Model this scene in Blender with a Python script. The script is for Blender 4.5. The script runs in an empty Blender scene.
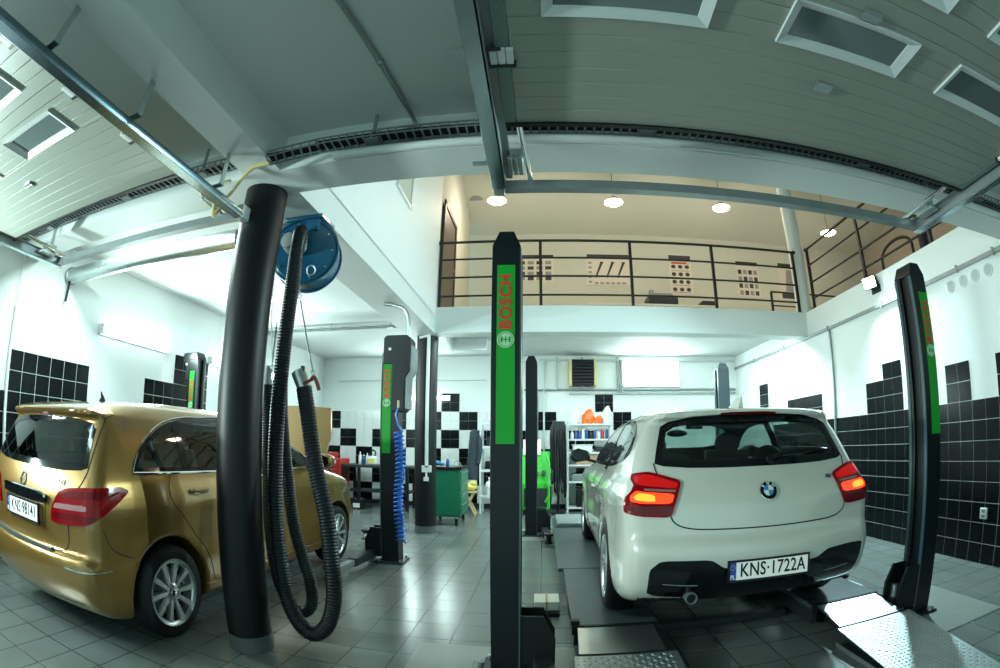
import bpy, bmesh, math, random
import numpy as np
from mathutils import Vector, Matrix
from mathutils.geometry import delaunay_2d_cdt
random.seed(7)
C = bpy.context.scene
COL = C.collection
PI = math.pi

# ---------------------------------------------------------------- materials
def _nt(name):
    m = bpy.data.materials.new(name); m.use_nodes = True
    nt = m.node_tree
    return m, nt, nt.nodes['Principled BSDF']

def sset(b, **k):
    for n, v in k.items():
        n = n.replace('_', ' ')
        if n in b.inputs: b.inputs[n].default_value = v

def mat(name, col, rough=.5, metal=0., coat=0., spec=.5, noise=0., nscale=8., bump=0., bscale=60., emit=None, estr=0., rvar=0.):
    m, nt, b = _nt(name)
    c = (col[0], col[1], col[2], 1)
    sset(b, Base_Color=c, Roughness=rough, Metallic=metal, Coat_Weight=coat, Coat_Roughness=.04, Specular_IOR_Level=spec)
    if emit:
        sset(b, Emission_Color=(emit[0], emit[1], emit[2], 1), Emission_Strength=estr)
    if noise or bump or rvar:
        tc = nt.nodes.new('ShaderNodeTexCoord')
    if noise or rvar:
        n = nt.nodes.new('ShaderNodeTexNoise'); n.inputs['Scale'].default_value = nscale; n.inputs['Detail'].default_value = 5
        nt.links.new(tc.outputs['Object'], n.inputs['Vector'])
    if noise:
        r = nt.nodes.new('ShaderNodeMix'); r.data_type = 'RGBA'
        r.inputs[6].default_value = tuple(max(0, x*(1-noise)) for x in col)+(1,)
        r.inputs[7].default_value = tuple(min(1, x*(1+noise)) for x in col)+(1,)
        nt.links.new(n.outputs['Fac'], r.inputs[0]); nt.links.new(r.outputs[2], b.inputs['Base Color'])
    if rvar:
        mr = nt.nodes.new('ShaderNodeMapRange')
        mr.inputs[1].default_value = .3; mr.inputs[2].default_value = .7
        mr.inputs[3].default_value = max(.02, rough-rvar); mr.inputs[4].default_value = rough+rvar
        nt.links.new(n.outputs['Fac'], mr.inputs[0]); nt.links.new(mr.outputs[0], b.inputs['Roughness'])
    if bump:
        n2 = nt.nodes.new('ShaderNodeTexNoise'); n2.inputs['Scale'].default_value = bscale; n2.inputs['Detail'].default_value = 4
        nt.links.new(tc.outputs['Object'], n2.inputs['Vector'])
        bp = nt.nodes.new('ShaderNodeBump'); bp.inputs['Strength'].default_value = bump; bp.inputs['Distance'].default_value = .01
        nt.links.new(n2.outputs['Fac'], bp.inputs['Height']); nt.links.new(bp.outputs[0], b.inputs['Normal'])
    return m

def glass(name, col, alpha_mix=.5, rough=.02, gcol=(1, 1, 1)):
    """Thin tinted pane: a mix of see-through tint and a sharp dielectric reflection."""
    m = bpy.data.materials.new(name); m.use_nodes = True
    nt = m.node_tree; nt.nodes.clear()
    o = nt.nodes.new('ShaderNodeOutputMaterial')
    t = nt.nodes.new('ShaderNodeBsdfTransparent'); t.inputs[0].default_value = (col[0], col[1], col[2], 1)
    g = nt.nodes.new('ShaderNodeBsdfGlossy'); g.inputs['Roughness'].default_value = rough
    g.inputs[0].default_value = gcol+(1,)
    f = nt.nodes.new('ShaderNodeLayerWeight'); f.inputs[0].default_value = .5
    pw = nt.nodes.new('ShaderNodeMath'); pw.operation = 'POWER'; pw.inputs[1].default_value = 5
    nt.links.new(f.outputs['Facing'], pw.inputs[0])
    mx = nt.nodes.new('ShaderNodeMixShader')
    mr = nt.nodes.new('ShaderNodeMath'); mr.operation = 'MULTIPLY_ADD'
    mr.inputs[1].default_value = .9; mr.inputs[2].default_value = alpha_mix
    nt.links.new(pw.outputs[0], mr.inputs[0]); nt.links.new(mr.outputs[0], mx.inputs[0])
    nt.links.new(t.outputs[0], mx.inputs[1]); nt.links.new(g.outputs[0], mx.inputs[2])
    nt.links.new(mx.outputs[0], o.inputs[0])
    return m

def floor_mat():
    m, nt, b = _nt('floor_tiles')
    tc = nt.nodes.new('ShaderNodeTexCoord')
    mp = nt.nodes.new('ShaderNodeMapping'); mp.inputs['Location'].default_value = (.01, .115, 0)
    br = nt.nodes.new('ShaderNodeTexBrick'); br.offset = 0; br.squash = 1
    br.inputs['Scale'].default_value = 1; br.inputs['Brick Width'].default_value = .3; br.inputs['Row Height'].default_value = .3
    br.inputs['Mortar Size'].default_value = .005; br.inputs['Mortar Smooth'].default_value = .3; br.inputs['Bias'].default_value = 0
    br.inputs['Color1'].default_value = (.128, .150, .142, 1); br.inputs['Color2'].default_value = (.145, .166, .157, 1); br.inputs['Mortar'].default_value = (.035, .042, .04, 1)
    nt.links.new(tc.outputs['Object'], mp.inputs[0]); nt.links.new(mp.outputs[0], br.inputs[0])
    n = nt.nodes.new('ShaderNodeTexNoise'); n.inputs['Scale'].default_value = 1.6; n.inputs['Detail'].default_value = 3
    nt.links.new(tc.outputs['Object'], n.inputs[0])
    mx = nt.nodes.new('ShaderNodeMix'); mx.data_type = 'RGBA'; mx.blend_type = 'MULTIPLY'; mx.inputs[0].default_value = .5
    cr = nt.nodes.new('ShaderNodeValToRGB'); cr.color_ramp.elements[0].position = .3; cr.color_ramp.elements[0].color = (.80, .80, .80, 1)
    cr.color_ramp.elements[1].position = .7; cr.color_ramp.elements[1].color = (1.2, 1.2, 1.2, 1)
    nt.links.new(n.outputs['Fac'], cr.inputs[0]); nt.links.new(br.outputs['Color'], mx.inputs[6]); nt.links.new(cr.outputs[0], mx.inputs[7])
    nt.links.new(mx.outputs[2], b.inputs['Base Color'])
    b.inputs['Roughness'].default_value = .26
    bp = nt.nodes.new('ShaderNodeBump'); bp.inputs['Strength'].default_value = .5; bp.inputs['Distance'].default_value = .002
    iv = nt.nodes.new('ShaderNodeMath'); iv.operation = 'SUBTRACT'; iv.inputs[0].default_value = 1
    nt.links.new(br.outputs['Fac'], iv.inputs[1]); nt.links.new(iv.outputs[0], bp.inputs['Height']); nt.links.new(bp.outputs[0], b.inputs['Normal'])
    return m

def paint(name, col, metal=0., rough=.3, flake=0.):
    m, nt, b = _nt(name)
    sset(b, Base_Color=col+(1,), Metallic=metal, Roughness=rough, Coat_Weight=1., Coat_Roughness=.03, Coat_IOR=1.5)
    return m

M = dict(
    white_wall=mat('white_wall_paint', (.80, .84, .83), .6, noise=.03, nscale=1.5, bump=.05, bscale=40),
    ceil=mat('ceiling_paint', (.62, .66, .645), .7, noise=.05, nscale=1.2, bump=.04, bscale=30),
    beam=mat('beam_paint', (.70, .75, .735), .6, noise=.04, nscale=1.5),
    beige=mat('beige_wall_paint', (.53, .545, .475), .75, noise=.04, nscale=1),
    brown=mat('brown_ceiling_paint', (.40, .35, .28), .8, noise=.05, nscale=1),
    floor=floor_mat(),
    pad=mat('pale_floor_pad', (.21, .235, .215), .34, noise=.12, nscale=6),
    black_tile=mat('black_wall_tile', (.0022, .0048, .006), .22, spec=.16, noise=.25, nscale=3),
    white_tile=mat('white_wall_tile', (.78, .81, .80), .2, noise=.03, nscale=3),
    grout=mat('grey_grout', (.50, .54, .53), .8, noise=.05, nscale=20),
    pillar=mat('black_pillar_paint', (.0025, .004, .005), .45, spec=.3, noise=.2, nscale=5),
    collar=mat('grey_collar', (.10, .11, .11), .4, noise=.2, nscale=10),
    navy=mat('navy_powder_coat', (.0025, .006, .009), .35, spec=.35, noise=.2, nscale=9),
    navy_edge=mat('navy_edge_coat', (.05, .085, .10), .32),
    black=mat('black_plastic', (.006, .007, .008), .45, spec=.3),
    rubber=mat('black_rubber', (.006, .007, .0075), .7, spec=.3, noise=.25, nscale=30, bump=.1, bscale=80),
    hose=mat('black_hose_rubber', (.004, .008, .011), .42, spec=.4, noise=.2, nscale=20),
    green=mat('green_sign_film', (.006, .34, .025), .45, spec=.3),
    red_letter=mat('red_lettering', (.62, .035, .02), .45),
    pale_green=mat('pale_emblem', (.42, .70, .45), .5),
    steel=mat('galvanised_steel', (.50, .56, .56), .34, metal=.95, noise=.08, nscale=5),
    steel_dull=mat('dull_grey_steel', (.30, .34, .345), .45, metal=.7, noise=.15, nscale=9),
    rail_steel=mat('bright_rail_steel', (.42, .53, .57), .20, metal=1., noise=.1, nscale=10),
    tread=mat('tread_plate_steel', (.40, .45, .45), .46, metal=.85, noise=.12, nscale=9),
    runway=mat('grey_runway_paint', (.060, .082, .088), .33, noise=.2, nscale=6),
    track_dark=mat('dark_blue_steel', (.17, .25, .28), .22, metal=1., noise=.1, nscale=10),
    chrome=mat('chrome', (.75, .78, .78), .08, metal=1.),
    panel=mat('door_panel_olive', (.33, .36, .315), .42, noise=.07, nscale=3, bump=.12, bscale=90),
    panel_edge=mat('door_panel_edge', (.19, .26, .245), .4, metal=.3),
    frame=mat('window_frame_grey', (.62, .66, .66), .4),
    blue=mat('blue_fan_paint', (.006, .095, .19), .33, coat=.3),
    blue_hose=mat('blue_coil_hose', (.015, .13, .55), .3),
    rail_black=mat('black_railing_paint', (.013, .013, .012), .4),
    white_plastic=mat('white_plastic', (.75, .78, .77), .4),
    grey_plastic=mat('grey_plastic', (.22, .25, .25), .45),
    dark_grey=mat('dark_grey_paint', (.018, .023, .026), .45, spec=.35),
    red=mat('red_tool_paint', (.45, .025, .02), .35),
    cart_green=mat('green_cart_paint', (.008, .16, .085), .35),
    lime=mat('lime_green_plastic', (.03, .42, .03), .4),
    screen=mat('pale_screen', (.55, .6, .62), .2, emit=(.6, .7, .72), estr=.6),
    brass=mat('yellow_metal', (.62, .52, .25), .4),
    wood=mat('pale_wood', (.55, .40, .22), .6, noise=.2, nscale=12),
    block=mat('pale_wood_block', (.62, .62, .55), .6, noise=.1, nscale=18),
    cardboard=mat('cardboard', (.36, .25, .15), .8, noise=.1, nscale=10),
    orange=mat('orange_plastic_bag', (.85, .17, .03), .45),
    bag_white=mat('white_plastic_bag', (.75, .77, .76), .45),
    yellow=mat('yellow_plastic', (.75, .60, .14), .4),
    cloth=mat('dark_jacket_cloth', (.03, .045, .06), .9, noise=.3, nscale=25),
    paper=mat('poster_paper', (.62, .58, .50), .6),
    ink=mat('dark_print', (.03, .03, .035), .6),
    ink_red=mat('red_print', (.45, .06, .04), .6),
    ink_grey=mat('grey_print', (.25, .25, .25), .6),
    brown_door=mat('brown_door', (.10, .075, .055), .5),
    foil=mat('blue_bottle_plastic', (.03, .08, .25), .35),
    blueish=mat('blue_rag_cloth', (.04, .20, .42), .8),
    lamp_tube=mat('lit_fluorescent_diffuser', (.9, .95, .95), .5, emit=(.88, 1., .98), estr=3.5),
    lamp_panel=mat('lit_light_panel', (.9, .95, .95), .5, emit=(.88, 1., .97), estr=2.4),  # wall panel brightness put into the material as emission
    lamp_warm=mat('lit_warm_diffuser', (.9, .85, .7), .5, emit=(1., .74, .42), estr=24.),
    lamp_flood=mat('lit_floodlight_face', (.9, .95, 1.), .5, emit=(.85, .96, 1.), estr=150.),
    gold=paint('gold_car_paint', (.25, .140, .030), .6, .32),
    car_white=paint('white_car_paint', (.63, .635, .57), 0., .28),
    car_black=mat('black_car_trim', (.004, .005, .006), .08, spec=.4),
    seam=mat('dark_panel_gap', (.012, .012, .012), .8),
    liner=mat('dark_car_lining', (.010, .011, .012), .85, spec=.2),
    seat=mat('dark_seat_cloth', (.03, .034, .036), .8),
    seat_grey=mat('grey_seat_cloth', (.16, .18, .18), .8),
    tint=glass('tinted_car_glass', (.72, .80, .78), .035),
    tint_dark=glass('dark_tinted_car_glass', (.55, .63, .61), .045),
    door_glass=mat('frosted_acrylic_pane', (.16, .20, .20), .12, spec=.8),
    lens=mat('dark_red_lens', (.13, .002, .004), .12, spec=.25),
    lens_glow=mat('glowing_dark_lens', (.18, .003, .005), .12, spec=.25, emit=(1., .012, .012), estr=.28),
    lens_red=mat('red_lens', (.23, .0015, .005), .12, spec=.25),
    lens_clear=mat('smoky_pink_lens', (.13, .012, .018), .12, spec=.3),
    lens_white=mat('pale_lens', (.33, .17, .18), .12, spec=.3),
    lens_lit=mat('lit_tail_lens', (.9, .1, .02), .2, emit=(1., .022, .006), estr=1.2),
    lens_core=mat('lit_tail_core', (.9, .3, .05), .2, emit=(1., .17, .012), estr=2.2),
    alloy=mat('alloy_wheel', (.60, .64, .65), .28, metal=.9),
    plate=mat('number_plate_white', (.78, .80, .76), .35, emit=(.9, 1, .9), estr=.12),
    eu_blue=mat('number_plate_blue', (.02, .05, .42), .4),
    badge_blue=mat('badge_blue', (.05, .25, .60), .2),
)

# ---------------------------------------------------------------- scene tree helpers
def loc_of(o):
    v = Vector((0, 0, 0))
    while o is not None:
        v += o.location; o = o.parent
    return v

def props(o, label=None, cat=None, group=None, kind=None):
    if label: o['label'] = label
    if cat: o['category'] = cat
    if group: o['group'] = group
    if kind: o['kind'] = kind
    return o

def thing(name, label, cat, loc=(0, 0, 0), rz=0, group=None):
    o = bpy.data.objects.new(name, None); COL.objects.link(o)
    o.empty_display_size = .1
    o.location = loc; o.rotation_euler = (0, 0, rz)
    return props(o, label, cat, group)

def copy_tree(o, parent=None):
    c = o.copy(); COL.objects.link(c)
    if parent is not None: c.parent = parent
    for ch in list(o.children):
        copy_tree(ch, c)
    return c

class MB:
    """Collects solid shapes and links them as one mesh object."""
    def __init__(s): s.v = []; s.f = []
    def add(s, vs, fs):
        o = len(s.v); s.v += [tuple(p) for p in vs]; s.f += [tuple(i+o for i in f) for f in fs]; return s
    def box(s, x0, x1, y0, y1, z0, z1):
        if x0 > x1: x0, x1 = x1, x0
        if y0 > y1: y0, y1 = y1, y0
        if z0 > z1: z0, z1 = z1, z0
        return s.add([(x0,y0,z0),(x1,y0,z0),(x1,y1,z0),(x0,y1,z0),(x0,y0,z1),(x1,y0,z1),(x1,y1,z1),(x0,y1,z1)],
                     [(0,3,2,1),(4,5,6,7),(0,1,5,4),(1,2,6,5),(2,3,7,6),(3,0,4,7)])
    def obox(s, c, ux, uy, uz):
        c = Vector(c); ux = Vector(ux); uy = Vector(uy); uz = Vector(uz)
        P = [c+a*ux+b*uy+d*uz for d in (-1,1) for a, b in ((-1,-1),(1,-1),(1,1),(-1,1))]
        return s.add(P, [(0,3,2,1),(4,5,6,7),(0,1,5,4),(1,2,6,5),(2,3,7,6),(3,0,4,7)])
    def bar(s, p0, p1, w, h, up=(0,0,1)):
        p0 = Vector(p0); p1 = Vector(p1); d = p1-p0; L = d.length; d.normalize()
        up = Vector(up); sd = d.cross(up)
        if sd.length < 1e-4: sd = d.cross(Vector((1,0,0)))
        sd.normalize(); u = sd.cross(d)
        return s.obox((p0+p1)/2, d*(L/2), sd*(w/2), u*(h/2))
    def prism(s, poly, O, U, V, D):
        O = Vector(O); U = Vector(U); V = Vector(V); D = Vector(D)
        n = len(poly)
        A = [O+U*a+V*b for a, b in poly]; B = [p+D for p in A]
        return s.add(A+B, [tuple(range(n))[::-1], tuple(range(n, 2*n))]+[(i, (i+1) % n, n+(i+1) % n, n+i) for i in range(n)])
    def frames(s, pts):
        pts = [Vector(p) for p in pts]; n = len(pts); T = []
        for i in range(n):
            t = pts[min(i+1, n-1)]-pts[max(i-1, 0)]
            T.append(t.normalized() if t.length > 1e-9 else Vector((0,0,1)))
        a = Vector((0,0,1)) if abs(T[0].z) < .9 else Vector((1,0,0))
        N = [(a-T[0]*a.dot(T[0])).normalized()]
        for i in range(1, n):
            v = N[-1]-T[i]*N[-1].dot(T[i]); N.append(v.normalized() if v.length > 1e-6 else N[-1])
        return pts, T, N
    def tube(s, pts, r, n=8, caps=True):
        pts, T, N = s.frames(pts); o = []
        for i, p in enumerate(pts):
            b = T[i].cross(N[i]); rr = r[i] if hasattr(r, '__len__') else r
            for k in range(n):
                a = 2*PI*k/n; o.append(p+(N[i]*math.cos(a)+b*math.sin(a))*rr)
        m = len(pts); f = []
        for i in range(m-1):
            for k in range(n):
                f.append((i*n+k, i*n+(k+1) % n, (i+1)*n+(k+1) % n, (i+1)*n+k))
        if caps: f += [tuple(range(n))[::-1], tuple((m-1)*n+k for k in range(n))]
        return s.add(o, f)
    def cyl(s, p0, p1, r, r1=None, n=20):
        return s.tube([p0, p1], [r, r if r1 is None else r1], n)
    def lathe(s, prof, O, axis, n=28, close=False):
        ax = Vector(axis).normalized(); a = Vector((0,0,1)) if abs(ax.z) < .9 else Vector((1,0,0))
        N = (a-ax*a.dot(ax)).normalized(); B = ax.cross(N); O = Vector(O); o = []
        for r, h in prof:
            for k in range(n):
                t = 2*PI*k/n; o.append(O+ax*h+(N*math.cos(t)+B*math.sin(t))*max(r, 1e-4))
        f = []; m = len(prof)
        for i in range(m if close else m-1):
            j = (i+1) % m
            for k in range(n): f.append((i*n+k, i*n+(k+1) % n, j*n+(k+1) % n, j*n+k))
        if not close: f += [tuple(range(n))[::-1], tuple((m-1)*n+k for k in range(n))]
        return s.add(o, f)
    def ball(s, c, rx, ry=None, rz=None, n=12):
        ry = ry or rx; rz = rz or rx; o = []; f = []
        for i in range(n+1):
            t = PI*i/n
            for k in range(2*n):
                p = PI*k/n; o.append((c[0]+rx*math.sin(t)*math.cos(p), c[1]+ry*math.sin(t)*math.sin(p), c[2]-rz*math.cos(t)))
        for i in range(n):
            for k in range(2*n): f.append((i*2*n+k, i*2*n+(k+1) % (2*n), (i+1)*2*n+(k+1) % (2*n), (i+1)*2*n+k))
        return s.add(o, f)
    def torus(s, c, axis, R, r, n=28, m=8):
        return s.lathe([(R+r*math.cos(2*PI*k/m), r*math.sin(2*PI*k/m)) for k in range(m)], c, axis, n, close=True)
    def text(s, body, O, U, V, N, size, depth=.004, bold=0., xs=1., align='CENTER', space=1.):
        vs, fs = text_data(body, size, depth, bold, align, space)
        O = Vector(O); U = Vector(U); V = Vector(V); N = Vector(N)
        return s.add([O+U*(a*xs)+V*b+N*c for a, b, c in vs], fs)
    def islands(s):
        par = list(range(len(s.v)))
        def find(a):
            while par[a] != a: par[a] = par[par[a]]; a = par[a]
            return a
        for f in s.f:
            r = find(f[0])
            for i in f[1:]: par[find(i)] = r
        out = {}
        for f in s.f: out.setdefault(find(f[0]), []).append(f)
        res = []
        for fs in out.values():
            ids = sorted({i for f in fs for i in f}); mp = {i: k for k, i in enumerate(ids)}
            m = MB(); m.v = [s.v[i] for i in ids]; m.f = [tuple(mp[i] for i in f) for f in fs]; res.append(m)
        return res
    def build_each(s, name, m, parent=None, **k):
        return [i.build(name, m, parent, **k) for i in s.islands()]
    def build(s, name, m, parent=None, local=False, bevel=0., smooth=38, group=None):
        me = bpy.data.meshes.new(name)
        off = Vector((0,0,0)) if local or parent is None else loc_of(parent)
        me.from_pydata([(x-off.x, y-off.y, z-off.z) for x, y, z in s.v], [], s.f)
        bm = bmesh.new(); bm.from_mesh(me)
        bmesh.ops.remove_doubles(bm, verts=bm.verts, dist=1e-5)
        bmesh.ops.recalc_face_normals(bm, faces=bm.faces); bm.to_mesh(me); bm.free()
        me.materials.append(m if not isinstance(m, str) else M[m])
        if smooth:
            me.shade_smooth(); me.set_sharp_from_angle(angle=math.radians(smooth))
        o = bpy.data.objects.new(name, me); COL.objects.link(o)
        if parent is not None: o.parent = parent
        if bevel:
            b = o.modifiers.new('bevel', 'BEVEL'); b.width = bevel; b.segments = 2; b.limit_method = 'ANGLE'; b.angle_limit = math.radians(40)
        return o

_text_cache = {}
def text_data(body, size, depth, bold, align, space):
    key = (body, size, depth, bold, align, space)
    if key in _text_cache: return _text_cache[key]
    cu = bpy.data.curves.new('t', 'FONT'); cu.body = body; cu.size = size; cu.extrude = depth/2; cu.offset = bold
    cu.align_x = align; cu.align_y = 'CENTER'; cu.space_character = space; cu.resolution_u = 3
    ob = bpy.data.objects.new('t', cu); COL.objects.link(ob)
    dg = bpy.context.evaluated_depsgraph_get()
    me = bpy.data.meshes.new_from_object(ob.evaluated_get(dg))
    r = ([tuple(v.co) for v in me.vertices], [tuple(p.vertices) for p in me.polygons])
    bpy.data.objects.remove(ob); bpy.data.curves.remove(cu); bpy.data.meshes.remove(me)
    _text_cache[key] = r
    return r

def solo(mb, name, m, label, cat, loc, group=None, **k):
    """A thing that is one mesh: origin at loc."""
    mb.v = [(x-loc[0], y-loc[1], z-loc[2]) for x, y, z in mb.v]
    o = mb.build(name, m, None, **k); o.location = loc
    return props(o, label, cat, group)

def struct(mb, name, m, parent=None, label=None, **k):
    o = mb.build(name, m, parent, **k)
    if parent is None: o['kind'] = 'structure'
    if label: o['label'] = label
    return o

def smooth_path(pts, n=8):
    """Catmull-Rom through the points."""
    P = [Vector(p) for p in pts]; P = [P[0]*2-P[1]]+P+[P[-1]*2-P[-2]]; out = []
    for i in range(1, len(P)-2):
        a, b, c, d = P[i-1:i+3]
        for k in range(n):
            t = k/n
            out.append(.5*((2*b)+(c-a)*t+(2*a-5*b+4*c-d)*t*t+(3*b-a-3*c+d)*t**3))
    out.append(P[-2]); return out
# ---------------------------------------------------------------- room shell
XL, XR, YB, YF = -5.0, 4.36, 10.5, -1.6
ZC, ZM, ZB = 3.24, 3.39, 2.98     # low ceilings, mezzanine floor, underside of beams
XG = 9.2                          # far side of the upper gallery

struct(MB().box(XL-.2, XR+.2, YF-.2, YB+.2, -.2, 0), 'floor', 'floor')
# walls
wl = struct(MB().box(XL-.2, XL, YF, YB+.2, 0, ZC+.2), 'wall_left', 'white_wall')
wr = struct(MB().box(XR, XR+.2, YF, YB+.2, 0, ZM), 'wall_right', 'white_wall')
wb = struct(MB().box(XL-.2, XR+.2, YB, YB+.2, 0, ZC+.15), 'wall_back', 'white_wall')
# front wall with the two door openings (behind the camera)
fw = MB()
for a, b in ((XL-.2, -4.1), (-1.84, -.22), (2.66, XR+.2)): fw.box(a, b, YF-.2, YF, 0, ZC)
fw.box(XL-.2, XR+.2, YF-.2, YF, 2.72, ZC+.2)
struct(fw, 'wall_front', 'white_wall')
# low ceilings: over the door bay, over the whole west bay, under the mezzanine
ce = MB()
ce.box(XL-.2, XR+.2, YF-.2, 2.40, ZC, ZC+.15)
ce.box(XL-.2, -1.75, 2.40, YB+.2, ZC, ZC+.15)
ce.box(-1.75, XR-.001, 7.42, YB+.2, ZC, ZM)
struct(ce, 'ceiling', 'ceil')
# beams
struct(MB().box(XL, XR+.3, 2.35, 2.66, ZB, ZC+.3), 'beam', 'beam', label='white concrete beam across the hall over the black pillar')
struct(MB().box(-1.85, -1.59, YF, 2.35, ZB, ZC+.01), 'beam', 'beam')
struct(MB().box(-2.06, -1.60, 2.66, 8.7, ZB, ZC+.01), 'beam', 'beam')
struct(MB().box(-1.60, XR-.001, 7.12, 7.42, ZB+.01, ZM+.002), 'beam', 'beam', label='white mezzanine edge beam below the black railing')
struct(MB().box(-2.06, -1.0, 8.701, 8.95, ZB+.05, ZC+.01), 'beam', 'beam')
# upper storey shell
struct(MB().box(-1.90, -1.60, 2.66, 7.15, ZC, 9.6), 'wall_atrium_left', 'white_wall')
struct(MB().box(-1.90, -1.66, 7.15, YB+.2, ZM, 9.0), 'wall_mezzanine_left', 'beige')
struct(MB().box(-1.9, XG, YB+.6, YB+.8, ZC, 7.0), 'wall_mezzanine_back', 'beige')
up = MB()
zc = lambda y: 6.3+(YB+.7-y)*.36
x0, x1 = -2.0, XG+.2
for a, b in ((2.36, YB+.8),):
    P = [(x0,a,zc(a)),(x1,a,zc(a)),(x1,b,zc(b)),(x0,b,zc(b))]
    up.add(P+[(x,y,z+.2) for x, y, z in P], [(0,1,2,3),(7,6,5,4),(0,4,5,1),(1,5,6,2),(2,6,7,3),(3,7,4,0)])
struct(up, 'ceiling_upper', 'beige')
struct(MB().box(-2.0, XG+.2, 2.2, 2.40, ZC+.15, 9.7), 'wall_atrium_front', 'white_wall')
struct(MB().box(XR+.2, XG+.2, 2.67, YB+.8, ZM-.2, ZM-.001), 'slab_gallery', 'ceil')
struct(MB().box(-1.9, XR, YB+.2, YB+.8, ZM-.2, ZM-.001), 'slab_mezzanine', 'ceil')
struct(MB().box(XG, XG+.2, 2.36, YB+.8, ZM-.2, 9.6), 'wall_gallery_right', 'brown')
# round columns
def pillar(x, y, r, z1, label, collar=.11):
    o = struct(MB().lathe([(r, collar), (r, z1)], (x, y, 0), (0,0,1), 40), 'pillar', 'pillar', label=label)
    struct(MB().lathe([(r+.006, .001), (r+.006, collar), (r, collar)], (x, y, 0), (0,0,1), 40), 'collar', 'collar', o)
    return o
P1 = pillar(-1.83, 2.60, .150, ZB, 'thick black round pillar standing beside the gold car')
P2 = pillar(-1.76, 7.35, .165, ZB, 'black round pillar behind the coiled blue air hose')
# white conduit with a socket on the far pillar
cd = MB().bar((-1.70, 7.165, 1.0), (-1.70, 7.165, 2.97), .045, .03, (0,1,0))
cd.bar((-1.85, 7.18, 2.94), (-1.68, 7.165, 2.97), .03, .03)
struct(cd, 'conduit', 'white_plastic', P2)
sk = MB().box(-1.77, -1.63, 7.15, 7.19, .93, 1.03).box(-1.715, -1.69, 7.15, 7.18, .84, .93).box(-1.74, -1.67, 7.14, 7.18, .80, .86)
struct(sk, 'socket', 'white_plastic', P2, bevel=.004)
struct(MB().lathe([(.135, ZM), (.135, 7.9)], (4.42, 7.28, 0), (0,0,1), 32), 'pillar', 'white_wall', label='white round column at the corner of the upper gallery')
# brown door leaf and casing on the mezzanine
d1 = struct(MB().box(-1.66, -1.62, 7.55, 8.55, ZM, 5.35), 'door_1', 'brown_door')
struct(MB().box(-1.625, -1.60, 7.46, 7.55, ZM, 5.43).box(-1.625, -1.60, 8.55, 8.64, ZM, 5.43).box(-1.625, -1.60, 7.46, 8.64, 5.35, 5.43), 'door_frame', 'brown_door', d1)
struct(MB().cyl((-1.62, 8.40, 4.42), (-1.57, 8.40, 4.42), .012).cyl((-1.57, 8.40, 4.42), (-1.57, 8.28, 4.42), .01), 'door_handle', 'chrome', d1)
# a small opening in the white atrium wall
w1 = struct(MB().box(-1.600, -1.592, 4.72, 5.32, 4.20, 5.2), 'window_1', 'beige')
struct(MB().box(-1.602, -1.575, 5.32, 5.37, 4.17, 5.2).box(-1.602, -1.575, 4.72, 5.37, 4.16, 4.20), 'window_frame', 'white_plastic', w1)

# ---- wall tiling
T = .2035
def tile_set(name, wall, cells, org, U, V, N, m, gap=.0055, th=.005):
    """cells: (column, row) squares of one tile; org is the corner on the wall face."""
    mb = MB(); org = Vector(org); U = Vector(U); V = Vector(V); N = Vector(N)
    g = gap/2
    for c, r in cells:
        O = org+U*(c*T)+V*(r*T)
        a = [O+U*g+V*g, O+U*(T-g)+V*g, O+U*(T-g)+V*(T-g), O+U*g+V*(T-g)]
        ch = .0025
        b = [O+U*(g+ch)+V*(g+ch), O+U*(T-g-ch)+V*(g+ch), O+U*(T-g-ch)+V*(T-g-ch), O+U*(g+ch)+V*(T-g-ch)]
        P = a+[p+N*(th-.0015) for p in a]+[p+N*th for p in b]
        mb.add(P, [(0,1,5,4),(1,2,6,5),(2,3,7,6),(3,0,4,7),(4,5,9,8),(5,6,10,9),(6,7,11,10),(7,4,8,11),(8,9,10,11)])
    return struct(mb, name, m, wall, smooth=0)
# right wall: columns counted from Y = 9.3 toward the camera
yo = 9.26
def col(y): return int(round((yo-y)/T))
cells = set()
for c in range(col(8.6), col(-1.0)):
    for r in range(8): cells.add((c, r))
def block(y0, y1, r1, r0=8):
    for c in range(col(y0), col(y1)):
        for r in range(r0, r1): cells.add((c, r))
block(9.2, 8.8, 12, 9); block(8.04, 6.82, 10); block(5.60, 5.19, 10); block(5.19, 4.78, 11); block(4.02, 3.61, 10)
block(3.20, 2.6, 10); block(2.6, 2.0, 11); block(1.0, .2, 10)
tile_set('tiling', wr, cells, (XR, yo, 0), (0,-1,0), (0,0,1), (-1,0,0), 'black_tile')
cells = set()
yl = 2.46
for c in range(-16, 32):
    for r in range(8): cells.add((c, r))
def blockl(a, b, r1):
    for c in range(a, b):
        for r in range(8, r1): cells.add((c, r))
blockl(0, 6, 10); blockl(11, 14, 10); blockl(14, 18, 12); blockl(22, 26, 10); blockl(-8, -4, 10)
tile_set('tiling', wl, cells, (XL, yl, 0), (0,1,0), (0,0,1), (1,0,0), 'black_tile', gap=.007)
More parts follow.
